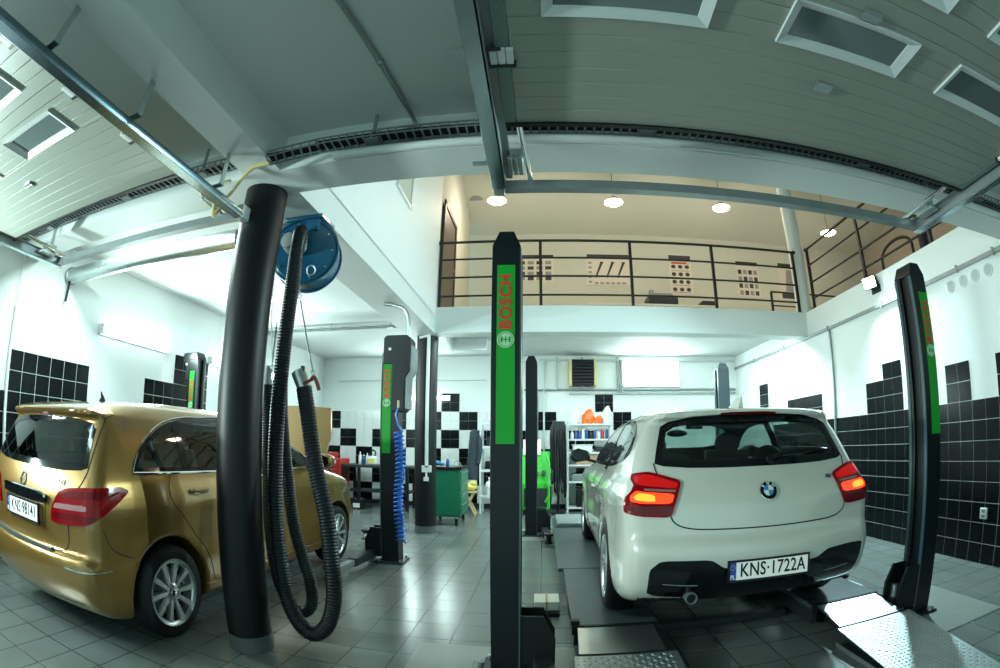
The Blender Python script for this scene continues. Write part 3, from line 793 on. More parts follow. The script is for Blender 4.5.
def ramp(label, x0, x1, yh, yf, yt):
    """Hinged approach: smooth flap then chequered plate down to the floor."""
    t = thing('approach_ramp', label, 'ramp', ((x0+x1)/2, yf, 0))
    z1 = ZR; zf = ZR-.055
    f = MB().add([(x0+.01,yh,z1-.004),(x1-.02,yh,z1-.004),(x1,yf,zf),(x0,yf,zf),(x0+.01,yh,z1-.016),(x1-.02,yh,z1-.016),(x1,yf,zf-.012),(x0,yf,zf-.012)],
                 [(0,3,2,1),(4,5,6,7),(0,1,5,4),(1,2,6,5),(2,3,7,6),(3,0,4,7)])
    f.build('flap', 'steel', t, bevel=.003)
    MB().cyl((x0-.01, yf, zf-.002), (x1+.01, yf, zf-.002), .010, n=10).build('hinge', 'black', t)
    a0, a1 = x0-.03, x1+.06
    q = MB().add([(a0,yf-.012,zf),(a1,yf-.012,zf),(a1,yt,.008),(a0,yt,.008),(a0,yf-.012,zf-.010),(a1,yf-.012,zf-.010),(a1,yt,0),(a0,yt,0)],
                 [(0,3,2,1),(4,5,6,7),(0,1,5,4),(1,2,6,5),(2,3,7,6),(3,0,4,7)])
    p = q.build('tread_plate', 'tread', t)
    # raised lozenges of the chequer pattern
    k = MB(); sp = .034; L = yf-.02-yt; nx = int((a1-a0)/sp); ny = int(L/sp)
    sl = (zf-.008)/(yf-.012-yt)
    for i in range(nx):
        for j in range(ny):
            cx = a0+sp*(i+.5); cy = yt+.006+sp*(j+.5); z = .008+(cy-yt)*sl
            e = 1 if (i+j) % 2 else -1; u = Vector((.0135, .0100*e, .0100*e*sl)); v = Vector((-.0042*e, .0058, .0058*sl)); n = Vector((0, -sl, 1))*.0045
            c = Vector((cx, cy, z))
            k.add([c-u, c-v, c+u, c+v, c+n-u*.35, c+n-v*.35, c+n+u*.35, c+n+v*.35], [(0,1,5,4),(1,2,6,5),(2,3,7,6),(3,0,4,7),(4,5,6,7)])
    o = k.build('tread_pattern', 'tread', p, smooth=0); o['kind'] = 'stuff'
    MB().box(a0, a0+.006, yt, yf-.02, 0, .03).box(a1-.006, a1, yt, yf-.02, 0, .03).build_each('side_lip', 'steel_dull', t)
    return t
ramp('steel approach ramp with chequered plate beside the green-strip post', .22, .74, 3.04, 2.70, 1.72)
ramp('steel approach ramp with bright chequered plate leading toward the tiled wall post', 1.92, 2.50, 2.97, 2.62, 1.45)
# grey beam linking the lift halves under the car
cb = thing('lift_crossbar', 'dark low cross frame lying between the two runways', 'lift base', (1.33, 3.2, 0))
MB().box(.80, 1.86, 3.32, 3.42, .005, .06).box(.80, 1.86, 5.2, 5.3, .005, .06).build_each('cross_member', 'dark_grey', cb, bevel=.004)
# pale block on its black pad
solo(MB().box(-.07, .14, 3.72, 4.02, 0, .035), 'rubber_pad', 'rubber', 'flat black rubber pad under the pale wooden block', 'pad', (.03, 3.87, 0), bevel=.006)
bk = thing('wooden_block', 'pale wooden block resting on a black pad beside the runway', 'block', (.04, 3.87, .035))
MB().box(-.06, .14, 3.78, 4.02, .036, .112).build('block_body', 'block', bk, bevel=.006)
MB().box(.03, .045, 3.775, 4.025, .0355, .115).build('strap', 'cardboard', bk)
# steel tool lying at the foot of the green-strip post
solo(MB().cyl((-.42, 2.52, .03), (-.36, 2.60, .06), .025).cyl((-.36, 2.60, .02), (-.34, 2.60, .13), .03).bar((-.46, 2.5, .02), (-.33, 2.62, .02), .07, .03), 'floor_anchor', 'steel_dull', 'small steel clamp on the floor beside the green-strip post', 'clamp', (-.4, 2.56, 0))
# ---------------------------------------------------------------- cars: bodies grown from a distance field
def smax(a, b, k):
    h = np.maximum(k-np.abs(a-b), 0)/k
    return np.maximum(a, b)+h*h*k*.25

def crom(pts, n=8):
    return np.array([(p.x, p.y) for p in smooth_path([(a, b, 0) for a, b in list(pts)+[pts[0]]], n)][:-1])

class Body:
    """Car body: side outline x plan/section half-width, rounded where they meet, wheel arches cut out."""
    def __init__(s, outline, plan, section, axles, ra, zw, bow_r, bow_f, crown, krail, length):
        s.axles, s.ra, s.zw, s.br, s.bf, s.crown, s.kr, s.L = axles, ra, zw, bow_r, bow_f, crown, krail, length
        s.py, s.pw = np.array(plan).T; s.sz, s.sw = np.array(section).T
        P = crom(outline, 6)
        s.y0, s.z0, s.h = -.4, -.2, .0125
        ny, nz = int((length+.8)/s.h), int(2.2/s.h)
        Y, Z = np.meshgrid(s.y0+s.h*np.arange(ny), s.z0+s.h*np.arange(nz), indexing='ij')
        D = np.full(Y.shape, 1e9); ins = np.zeros(Y.shape, bool)
        for i in range(len(P)):
            a, b = P[i], P[(i+1) % len(P)]; e = b-a; L2 = e@e+1e-12
            t = np.clip(((Y-a[0])*e[0]+(Z-a[1])*e[1])/L2, 0, 1)
            D = np.minimum(D, (Y-a[0]-t*e[0])**2+(Z-a[1]-t*e[1])**2)
            if abs(b[1]-a[1]) > 1e-9:
                c = ((a[1] > Z) != (b[1] > Z)) & (Y < (b[0]-a[0])*(Z-a[1])/(b[1]-a[1])+a[0]); ins ^= c
        D = np.sqrt(D); s.D = np.where(ins, -D, D)
    def d2(s, y, z):
        u = np.clip((y-s.y0)/s.h, 0, s.D.shape[0]-1.001); v = np.clip((z-s.z0)/s.h, 0, s.D.shape[1]-1.001)
        i = u.astype(int); j = v.astype(int); a = u-i; b = v-j; D = s.D
        return (D[i,j]*(1-a)*(1-b)+D[i+1,j]*a*(1-b)+D[i,j+1]*(1-a)*b+D[i+1,j+1]*a*b)
    def half(s, y, z):
        w = np.interp(y, s.py, s.pw)+np.interp(z, s.sz, s.sw)
        for ya in s.axles:   # slight flare round each arch
            r = np.hypot(y-ya, z-s.zw); w = w+.010*np.exp(-((r-s.ra)/.10)**2)
        return w
    def __call__(s, x, y, z):
        x2 = x*x
        wr = np.clip(1-(y-.1)/1.2, 0, 1); wf = np.clip((y-(s.L-1.3))/1.2, 0, 1)
        yy = y-s.br*x2*wr+s.bf*x2*wf
        zz = z+s.crown*x2*np.clip((z-.72)/.35, 0, 1)
        f = smax(s.d2(yy, zz), (np.abs(x)-s.half(y, z))*.93, s.kr)
        for ya in s.axles:
            c = np.maximum(np.hypot(y-ya, z-s.zw)-s.ra, .50-np.abs(x))
            f = smax(f, -c, .018)
        return f
    def grad(s, P, e=.004):
        x, y, z = P.T
        return np.stack([s(x+e,y,z)-s(x-e,y,z), s(x,y+e,z)-s(x,y-e,z), s(x,y,z+e)-s(x,y,z-e)], 1)/(2*e)
    def mesh(s, h):
        xs = np.arange(-1.0, 1.0+h, h); ys = np.arange(-.1, s.L+.1, h); zs = np.arange(.08, 1.66, h)
        X, Y, Z = np.meshgrid(xs, ys, zs, indexing='ij'); F = s(X, Y, Z)
        S = F < 0; nx, ny, nz = F.shape
        c = np.zeros((nx-1, ny-1, nz-1), int)
        for a in (0,1):
            for b in (0,1):
                for d in (0,1): c += S[a:nx-1+a, b:ny-1+b, d:nz-1+d]
        act = (c > 0) & (c < 8); idx = -np.ones(act.shape, int); I = np.argwhere(act); idx[act] = np.arange(len(I))
        acc = np.zeros((len(I), 3)); cnt = np.zeros(len(I))
        cor = [(a,b,d) for a in (0,1) for b in (0,1) for d in (0,1)]
        for p in cor:
            for ax in range(3):
                if p[ax]: continue
                q = list(p); q[ax] = 1
                fa = F[I[:,0]+p[0], I[:,1]+p[1], I[:,2]+p[2]]; fb = F[I[:,0]+q[0], I[:,1]+q[1], I[:,2]+q[2]]
                m = (fa < 0) != (fb < 0); t = np.where(m, fa/np.where(m, fa-fb, 1), 0)
                o = np.tile(np.array(p, float), (len(I), 1)); o[:, ax] += t
                acc += np.where(m[:,None], o, 0); cnt += m
        V = (I+acc/cnt[:,None])*h+np.array([xs[0], ys[0], zs[0]])
        for _ in range(3):
            g = s.grad(V); d = s(*V.T); n2 = np.maximum((g*g).sum(1), .3)
            st = -(d/n2)[:,None]*g; ln = np.linalg.norm(st, axis=1, keepdims=True)
            V = V+st*np.minimum(1, .5*h/np.maximum(ln, 1e-9))
        Q = []
        for ax in range(3):
            o = [k for k in range(3) if k != ax]
            sl = [slice(1, n-1) for n in (nx, ny, nz)]; sl[ax] = slice(0, (nx, ny, nz)[ax]-1)
            s2 = list(sl); s2[ax] = slice(1, (nx, ny, nz)[ax])
            ch = S[tuple(sl)] != S[tuple(s2)]
            E = np.argwhere(ch)
            off = np.array([sl[k].start for k in range(3)]); E = E+off
            ins = S[E[:,0], E[:,1], E[:,2]]
            q = []
            for da, db in ((-1,-1),(0,-1),(0,0),(-1,0)):
                e = E.copy(); e[:,o[0]] += da; e[:,o[1]] += db; q.append(idx[e[:,0], e[:,1], e[:,2]])
            q = np.stack(q, 1); flip = ins if ax != 1 else ~ins
            q[~flip] = q[~flip][:, ::-1]; Q.append(q)
        return V, np.concatenate(Q)

def chaikin(P, n=2, q=.2):
    for _ in range(n):
        R = []
        for i in range(len(P)):
            a = np.array(P[i]); b = np.array(P[(i+1) % len(P)]); R += [a*(1-q)+b*q, a*q+b*(1-q)]
        P = R
    return [tuple(p) for p in P]

def in_poly(x, y, P):
    r = np.zeros(np.shape(x), bool); n = len(P)
    for i in range(n):
        (xa, ya), (xb, yb) = P[i], P[(i+1) % n]
        if abs(yb-ya) < 1e-12: continue
        r ^= ((ya > y) != (yb > y)) & (x < (xb-xa)*(y-ya)/(yb-ya)+xa)
    return r

class Frame:
    """A straight line of sight for laying parts onto the body: point = O + aU + bV + tD."""
    def __init__(s, O, U, V, D): s.O, s.U, s.V, s.D = [np.array(v, float) for v in (O, U, V, D)]
def _n(v): v = np.array(v, float); return v/np.linalg.norm(v)
REAR = Frame((0,-.4,0), (1,0,0), (0,0,1), (0,1,0))
RIGHT = Frame((1.3,0,0), (0,1,0), (0,0,1), (-1,0,0))
LEFT = Frame((-1.3,0,0), (0,1,0), (0,0,1), (1,0,0))
TOP = Frame((0,0,2.0), (1,0,0), (0,1,0), (0,0,-1))
FRONT = Frame((0,5.0,0), (1,0,0), (0,0,1), (0,-1,0))

def project(body, fr, ab, off=0., tmax=2.2):
    ab = np.array(ab, float); B = fr.O+ab[:,:1]*fr.U+ab[:,1:2]*fr.V
    t = np.zeros(len(ab)); hit = np.zeros(len(ab), bool)
    for st in np.arange(0, tmax, .012):
        P = B+st*fr.D; d = body(*P.T); new = (~hit) & (d < 0); t[new] = st; hit |= new
        if hit.all(): break
    lo, hi = t-.012, t.copy()
    for _ in range(14):
        m = (lo+hi)/2; d = body(*(B+m[:,None]*fr.D).T); ins = d < 0; hi = np.where(ins, m, hi); lo = np.where(ins, lo, m)
    P = B+hi[:,None]*fr.D
    g = body.grad(P); g /= np.maximum(np.linalg.norm(g, axis=1, keepdims=True), 1e-6)
    if (~hit).any() and hit.any():
        good = np.where(hit)[0]
        for i in np.where(~hit)[0]:
            j = good[np.argmin(((ab[good]-ab[i])**2).sum(1))]; P[i] = P[j]; g[i] = g[j]
    return P+g*off, g

def resample(P, res, closed=True):
    out = []; n = len(P)
    for i in range(n if closed else n-1):
        a = np.array(P[i]); b = np.array(P[(i+1) % n]); k = max(1, int(np.linalg.norm(b-a)/res))
        out += [tuple(a+(b-a)*j/k) for j in range(k)]
    if not closed: out.append(tuple(P[-1]))
    return out

def patch(body, fr, poly, name, m, parent, off=.003, th=.004, res=.03, hole=None, rnd=2, q=.2, dirth=False):
    if rnd: poly = chaikin(poly, rnd, q)
    if hole is not None and rnd: hole = chaikin(hole, rnd, q)
    bd = resample(poly, res); pts = list(bd); edges = [(i, (i+1) % len(bd)) for i in range(len(bd))]
    if hole is not None:
        hb = resample(hole, res); o = len(pts); pts += hb; edges += [(o+i, o+(i+1) % len(hb)) for i in range(len(hb))]
    a = np.array(poly); x0, y0 = a.min(0); x1, y1 = a.max(0)
    gx, gy = np.meshgrid(np.arange(x0+res/2, x1, res), np.arange(y0+res/2, y1, res)); gx = gx.ravel(); gy = gy.ravel()
    ins = in_poly(gx, gy, poly)
    if hole is not None: ins &= ~in_poly(gx, gy, hole)
    B = np.array(pts)
    for x, y in zip(gx[ins], gy[ins]):
        if ((B[:,0]-x)**2+(B[:,1]-y)**2).min() > (res*.45)**2: pts.append((x, y))
    r = delaunay_2d_cdt([Vector(p) for p in pts], edges, [], 0, 1e-6)
    V2 = np.array([(v.x, v.y) for v in r[0]]); F = []
    for f in r[2]:
        c = V2[list(f)].mean(0)
        if in_poly(c[0], c[1], poly) and (hole is None or not in_poly(c[0], c[1], hole)): F.append(tuple(f))
    P, g = project(body, fr, V2, off)
    n = len(P); Q = P-g*(th+off if dirth else th)
    from collections import Counter
    ec = Counter(); 
    for f in F:
        for i in range(len(f)): ec[(f[i], f[(i+1) % len(f)])] += 1
    fs = list(F)+[tuple(n+i for i in f[::-1]) for f in F]
    for (u, v) in ec:
        if (v, u) not in ec: fs.append((v, u, n+u, n+v))
    mb = MB(); mb.add([tuple(p) for p in np.concatenate([P, Q])], fs)
    return mb.build(name, m, parent, local=True, smooth=40)

def seam(body, fr, line, name, parent, r=.0035, m='seam', closed=False, off=0., mb=None, smooth=True):
    if smooth and not closed: line = [(p.x, p.y) for p in smooth_path([(a, b, 0) for a, b in line], 6)]
    L = resample(line, .02, closed); P, g = project(body, fr, L, off)
    P = list(P)+([P[0]] if closed else [])
    one = mb is None; mb = mb or MB()
    mb.tube([tuple(p) for p in P], r, 6)
    return mb.build(name, m, parent, local=True) if one else mb

def on_body(body, fr, a, b, off=0.):
    P, g = project(body, fr, [(a, b)], off); return Vector(P[0]), Vector(g[0])

def wheel(parent, x, y, z, R, side, spokes, width=.20, style='twin'):
    """side = +1: outer face toward +x."""
    s = side
    ty = MB().lathe([(R*.70, -width/2+.01), (R*.86, -width/2), (R*.955, -width/2+.015), (R, -width/2+.045), (R, width/2-.045), (R*.955, width/2-.015), (R*.86, width/2), (R*.70, width/2-.008), (R*.68, width/2-.03), (R*.68, -width/2+.03)], (x, y, z), (1,0,0), 48, close=True)
    w = ty.build('wheel', 'rubber', parent, local=True, smooth=50)
    tr = MB()
    for o in (-.055, -.018, .018, .055): tr.lathe([(R+.0005, o-.004), (R+.0015, o-.004), (R+.0015, o+.004), (R+.0005, o+.004)], (x, y, z), (1,0,0), 48, close=True)
    tr.build('tread_groove', 'black', w, local=True)
    xo = x+s*(width/2-.02); ri = R*.685
    rm = MB().lathe([(ri, 0), (ri+.012, .004*s), (ri+.012, -.012*s), (ri*.955, -.02*s), (ri*.93, -.10*s), (ri*.90, -.10*s), (ri*.92, -.015*s), (ri*.955, -.006*s)], (xo+s*.012, y, z), (1,0,0), 48, close=True)
    for k in range(spokes):
        a0 = 2*PI*k/spokes
        for da in ((-.13, .13) if style == 'twin' else (0,)):
            a = a0+da; b = a0+da*.55
            wi, wo = (.016, .012) if style == 'twin' else (.018, .027)
            p0 = Vector((xo-s*.004, y+.045*math.cos(b), z+.045*math.sin(b))); p1 = Vector((xo+s*.006, y+ri*.97*math.cos(a), z+ri*.97*math.sin(a)))
            t = (p1-p0).normalized(); n = Vector((1,0,0)).cross(t).normalized(); X = Vector((s,0,0))
            V = [p0-n*wi-X*.03, p0+n*wi-X*.03, p1+n*wo-X*.03, p1-n*wo-X*.03, p0-n*wi*.7, p0+n*wi*.7, p1+n*wo*.7, p1-n*wo*.7]
            rm.add(V, [(0,3,2,1),(4,5,6,7),(0,1,5,4),(1,2,6,5),(2,3,7,6),(3,0,4,7)])
    rm.lathe([(.062, -.03*s), (.062, -.002*s), (.05, .006*s), (.03, .008*s)], (xo, y, z), (1,0,0), 28)
    rm.build('rim', 'alloy', w, local=True, smooth=35)
    b = MB()
    for k in range(5):
        a = 2*PI*k/5+.3; b.cyl((xo, y+.052*math.cos(a), z+.052*math.sin(a)), (xo+s*.006, y+.052*math.cos(a), z+.052*math.sin(a)), .009, n=8)
    b.lathe([(.026, .008*s), (.026, .014*s), (.018, .017*s)], (xo, y, z), (1,0,0), 20)
    b.build('hub_cap', 'chrome', w, local=True)
    MB().cyl((xo-s*.10, y, z), (xo-s*.075, y, z), ri*.74, n=36).cyl((xo-s*.12, y, z), (xo-s*.03, y, z), .07, n=20).build('brake_disc', 'steel_dull', w, local=True)
    return w

def plate_on(parent, c, U, N, text, size=.092, w=.52, h=.114):
    U = Vector(U).normalized(); N = Vector(N).normalized(); V = N.cross(U).normalized()
    if V.z < 0: V = -V
    c = Vector(c)
    p = MB().obox(c, U*(w/2), V*(h/2), N*.004).build('number_plate', 'plate', parent, local=True, bevel=.002)
    fr = MB()
    for a, b, d, e in ((0, h/2, w/2+.006, .006), (0, -h/2, w/2+.006, .006), (w/2, 0, .006, h/2+.006), (-w/2, 0, .006, h/2+.006)):
        fr.obox(c+U*a+V*b, U*d, V*e, N*.008)
    fr.build('plate_frame', 'black', p, local=True)
    MB().obox(c-U*(w/2-.022)+N*.0045, U*.021, V*(h/2-.003), N*.001).build('country_strip', 'eu_blue', p, local=True)
    e = MB()
    for k in range(12):
        a = 2*PI*k/12; e.cyl(c-U*(w/2-.022)+V*(.022+.013*math.sin(a))+U*(.013*math.cos(a))+N*.005, c-U*(w/2-.022)+V*(.022+.013*math.sin(a))+U*(.013*math.cos(a))+N*.0065, .0022, n=6)
    e.build('star_ring', 'yellow', p, local=True)
    MB().text('PL', c-U*(w/2-.022)-V*.034+N*.006, U, V, N, .036, .002, .001, .8).build('country_code', 'white_plastic', p, local=True, smooth=0)
    MB().text(text, c+U*.021+N*.005, U, V, N, size*1.18, .002, .0012, .78, space=1.06).build('plate_lettering', 'black', p, local=True, smooth=0)
    return p

def body_parts(body, car, paintm, h, windows, cut_extra=None, bumper_z=.64, gate=None):
    """windows: list of (frame, opening polygon) whose faces are left out so that glass can fill them."""
    V, Q = body.mesh(h)
    Cn = V[Q].mean(1)
    keep = np.ones(len(Q), bool)
    for fr, poly, test in windows:
        P = chaikin(poly, 2, .2); R = Cn-fr.O; a = R@fr.U; b = R@fr.V
        keep &= ~(in_poly(a, b, P) & test(Cn))
    arch = np.zeros(len(Q), bool)
    for ya in body.axles:
        arch |= (np.hypot(Cn[:,1]-ya, Cn[:,2]-body.zw) < body.ra-.0035) & (np.abs(Cn[:,0]) > .47) & (np.abs(Cn[:,0]) < body.half(Cn[:,1], Cn[:,2])-.006)
    under = (Cn[:,2] < .27) & (np.abs(Cn[:,0]) < .74)
    def sub(mask, name, m, shell=True):
        q = Q[mask]; u, inv = np.unique(q, return_inverse=True); mb = MB()
        mb.v = [tuple(p) for p in V[u]]; mb.f = [tuple(f) for f in inv.reshape(-1, 4)]
        me = bpy.data.meshes.new(name); me.from_pydata(mb.v, [], mb.f); me.materials.append(M[m]); me.materials.append(M['liner'])
        me.shade_smooth(); me.set_sharp_from_angle(angle=math.radians(50))
        o = bpy.data.objects.new(name, me); COL.objects.link(o); o.parent = car
        if shell:
            so = o.modifiers.new('lining', 'SOLIDIFY'); so.thickness = .014; so.offset = -1; so.material_offset = 1; so.use_rim = False
        return o
    body_m = keep & ~arch & ~under
    rear = gate(Cn) if gate is not None else np.zeros(len(Q), bool)
    bump = (Cn[:,2] < bumper_z+.10*np.clip((.35-Cn[:,1])/.35, 0, 1)*0) & (Cn[:,1] < .50) & ~rear
    sub(body_m & ~rear & ~bump, 'body_shell', paintm)
    if rear.any(): sub(body_m & rear, 'tailgate', paintm)
    sub(body_m & bump, 'rear_bumper', paintm)
    for ya in body.axles:
        for s in (-1, 1): sub(keep & arch & (np.abs(Cn[:,1]-ya) < 1) & (Cn[:,0]*s > 0), 'wheel_arch', 'liner', False)
    sub(keep & under & ~arch, 'underbody', 'liner', False)

def window(body, car, fr, poly, name, m='tint', frit=.022, border='car_black', off=.003):
    """Glass slightly larger than the opening, with the black printed border round it."""
    P = np.array(poly); c = P.mean(0)
    def grow(P, d):
        n = len(P); out = []
        A = sum(P[i][0]*P[(i+1) % n][1]-P[(i+1) % n][0]*P[i][1] for i in range(n)); sg = 1 if A > 0 else -1
        for i in range(n):
            a, b, e = np.array(P[i-1]), np.array(P[i]), np.array(P[(i+1) % n])
            u = (b-a)/np.linalg.norm(b-a); v = (e-b)/np.linalg.norm(e-b)
            n1 = np.array([u[1], -u[0]])*sg; n2 = np.array([v[1], -v[0]])*sg
            k = n1+n2; k = k/max(.35, k@n1) if k@n1 > 0 else n1
            out.append(tuple(b+k*d))
        return out
    g = patch(body, fr, grow(poly, frit), name, m, car, off=off, th=.004, res=.035)
    patch(body, fr, grow(poly, frit+.006), 'window_border', border, g, off=off+.0015, th=.006, res=.03, hole=grow(poly, -.012))
    return g

# ============================ white hatchback
F20_out = [(.30,.20),(.16,.25),(.06,.33),(.015,.43),(.0,.54),(.012,.61),(.045,.66),(.055,.74),(.075,.84),(.115,.93),(.165,1.00),(.245,1.12),(.335,1.25),(.375,1.315),(.345,1.340),(.335,1.362),(.37,1.378),(.60,1.402),(1.0,1.419),(1.45,1.421),(1.85,1.402),(2.15,1.352),(2.45,1.255),(2.75,1.135),(3.0,1.02),(3.12,.985),(3.4,.955),(3.75,.895),(4.02,.82),(4.2,.72),(4.29,.60),(4.32,.46),(4.29,.33),(4.2,.24),(4.05,.19),(3.0,.185),(1.5,.185)]
F20 = Body(F20_out,
    [(-.2,.70),(0,.765),(.08,.795),(.2,.835),(.4,.868),(.65,.882),(.9,.885),(1.4,.872),(2.2,.866),(3.0,.872),(3.5,.880),(3.8,.868),(4.05,.81),(4.2,.73),(4.3,.62),(4.5,.4)],
    [(.1,-.09),(.22,-.045),(.34,-.014),(.5,-.002),(.62,-.010),(.74,-.006),(.80,0),(.86,-.010),(.93,-.045),(.98,-.075),(1.10,-.118),(1.22,-.168),(1.32,-.222),(1.40,-.29),(1.46,-.40),(1.6,-.6)],
    (.86, 3.55), .355, .316, .17, .30, .050, .075, 4.32)
car = thing('hatchback_car', 'white hatchback car with lit tail lights standing on the lift runways', 'car', (1.29, 2.56, ZR), math.radians(-1.3))
wcar = car
rw = [(-.62,1.055),(.62,1.055),(.605,1.12),(.545,1.315),(-.545,1.315),(-.605,1.12)]
sw = [(2.78,.985),(1.20,1.03),(.72,1.085),(.58,1.13),(.62,1.23),(.86,1.305),(1.3,1.345),(1.95,1.325),(2.30,1.225)]
ws = [(-.66,2.80),(.66,2.80),(.50,2.14),(-.50,2.14)]
back = lambda c: c[:,1] < .75
rt = lambda c: (c[:,0] > .3) & (c[:,2] > .95); lf = lambda c: (c[:,0] < -.3) & (c[:,2] > .95)
fwd = lambda c: c[:,2] > .95
gate_poly = [(-.46,.688),(.46,.688),(.57,.75),(.62,.84),(.66,.95),(.68,1.03),(.66,1.10),(.59,1.335),(-.59,1.335),(-.66,1.10),(-.68,1.03),(-.66,.95),(-.62,.84),(-.57,.75)]
def gate_f(P): return lambda c: in_poly(c[:,0], c[:,2], P) & (c[:,1] < .42)
body_parts(F20, car, 'car_white', .021, [(REAR, rw, back), (RIGHT, sw, rt), (LEFT, sw, lf), (TOP, ws, fwd)], gate=gate_f(gate_poly))
window(F20, car, REAR, rw, 'rear_window', 'tint')
window(F20, car, LEFT, sw, 'side_window', 'tint_dark'); window(F20, car, RIGHT, sw, 'side_window', 'tint_dark')
window(F20, car, TOP, ws, 'windscreen', 'tint')
# door pillar, gaps
for fr, s in ((LEFT, -1), (RIGHT, 1)):
    patch(F20, fr, [(1.50,.97),(1.62,.97),(1.60,1.345),(1.48,1.345)], 'door_pillar', 'car_black', car, off=.006, th=.004, rnd=0)
    m = seam(F20, fr, [(1.40,1.35),(1.46,.98),(1.48,.72),(1.40,.48),(1.42,.30)], '', None, mb=MB(), r=.003)
    seam(F20, fr, [(2.80,.98),(2.86,.80),(2.86,.5),(2.80,.28)], '', None, mb=m, r=.003)
    seam(F20, fr, [(1.42,.29),(2.1,.27),(2.80,.28)], '', None, mb=m, r=.003)
    m.build_each('door_gap', 'seam', car, local=True)
    p, g = on_body(F20, fr, 1.62, .82)
    MB().tube(smooth_path([p+g*.005, p+g*.03+Vector((0,.03,0)), p+g*.034+Vector((0,.12,0)), p+g*.005+Vector((0,.18,0))], 5), .013, 10).build('door_handle', 'car_white', car, local=True)
    # mirror
    q, g = on_body(F20, fr, 2.66, .99)
    mm = MB().prism([(-.10,-.045),(.06,-.065),(.115,-.03),(.11,.05),(.03,.08),(-.085,.05)], (q.x+s*.16, q.y-.03, q.z+.065), (s,0,0), (0,0,1), (0,.12,0)).build('side_mirror', 'black', car, local=True, bevel=.025)
    MB().prism([(-.075,-.03),(.05,-.045),(.09,-.02),(.085,.04),(.02,.06),(-.065,.035)], (q.x+s*.16, q.y-.034, q.z+.065), (s,0,0), (0,0,1), (0,.005,0)).build('mirror_glass', 'car_black', mm, local=True)  # glass coloured black to stand in for a dark reflection
    MB().bar(q, (q.x+s*.10, q.y+.02, q.z+.03), .05, .03).build('mirror_arm', 'black', mm, local=True)
gp = chaikin(gate_poly, 2, .2)
low = [p for p in gate_poly]
g = seam(F20, REAR, [(-.655,1.06),(-.64,1.0),(-.60,.90),(-.585,.78),(-.55,.725),(-.46,.697),(-.3,.689),(0,.686),(.3,.689),(.46,.697),(.55,.725),(.585,.78),(.60,.90),(.64,1.0),(.655,1.06)], 'tailgate_gap', car, r=.004)
# spoiler light, antenna, wiper
patch(F20, REAR, [(-.215,1.336),(.185,1.336),(.175,1.358),(-.205,1.358)], 'brake_light', 'lens', car, off=.003, rnd=1)
fin = MB().add([(-.02,.52,1.395),(.02,.52,1.395),(.022,.74,1.402),(-.022,.74,1.402),(-.004,.50,1.47),(.004,.50,1.47),(.004,.60,1.462),(-.004,.60,1.462)], [(0,3,2,1),(4,5,6,7),(0,1,5,4),(1,2,6,5),(2,3,7,6),(3,0,4,7)])
fin.build('roof_antenna', 'car_white', car, local=True, bevel=.006)
p0, g0 = on_body(F20, REAR, .06, 1.052, .02); p1, g1 = on_body(F20, REAR, .18, 1.088, .025); p2, g2 = on_body(F20, REAR, .52, 1.092, .018)
wp = MB().cyl(p0-g0*.02, p0+g0*.015, .024).tube(smooth_path([p0, p1, on_body(F20, REAR, .36, 1.102, .022)[0], p2], 6), [.014]*12+[.011]*7, 8).build('rear_wiper', 'black', car, local=True)
# tail lights: one lens each, wrapping the corner
for s, nm in ((-1, 'left'), (1, 'right')):
    fr = Frame(np.array([0, -.3, 0])-_n((-s*.45, 1, 0))*.8, _n((1, s*.45, 0)), (0,0,1), _n((-s*.45, 1, 0)))
    f = lambda a: s*a
    out = [(f(.70),.762),(f(.675),.86),(f(.66),.955),(f(.76),.985),(f(.86),1.010),(f(.955),.998),(f(.955),.965),(f(.925),.935),(f(.935),.90),(f(.97),.86),(f(.965),.79),(f(.87),.768)]
    L = patch(F20, fr, out, 'tail_light', 'lens_red', car, off=.014, th=.018, res=.02, rnd=2, q=.14)
    patch(F20, fr, [(f(.685),.915),(f(.90),.935),(f(.93),.96),(f(.935),.985),(f(.86),.995),(f(.76),.968),(f(.675),.942)], 'upper_lens', 'lens_glow', L, off=.0155, th=.003, res=.02, rnd=1, q=.12)
    patch(F20, fr, [(f(.70),.836),(f(.87),.838),(f(.93),.85),(f(.935),.875),(f(.905),.905),(f(.85),.898),(f(.69),.888)], 'lit_bar', 'lens_lit', L, off=.0155, th=.003, res=.015, rnd=2, q=.14)
    patch(F20, fr, [(f(.79),.846),(f(.90),.855),(f(.915),.872),(f(.885),.893),(f(.80),.882)], 'lit_core', 'lens_core', L, off=.0172, th=.003, res=.015, rnd=2, q=.16)
    patch(F20, fr, [(f(.69),.896),(f(.86),.906),(f(.865),.917),(f(.685),.908)], 'clear_strip', 'lens_white', L, off=.0165, th=.003, res=.02, rnd=1, q=.12)
    patch(F20, fr, [(f(.712),.775),(f(.87),.780),(f(.95),.80),(f(.95),.826),(f(.70),.822)], 'lower_lens', 'lens_clear', L, off=.0155, th=.003, res=.02, rnd=1, q=.12)
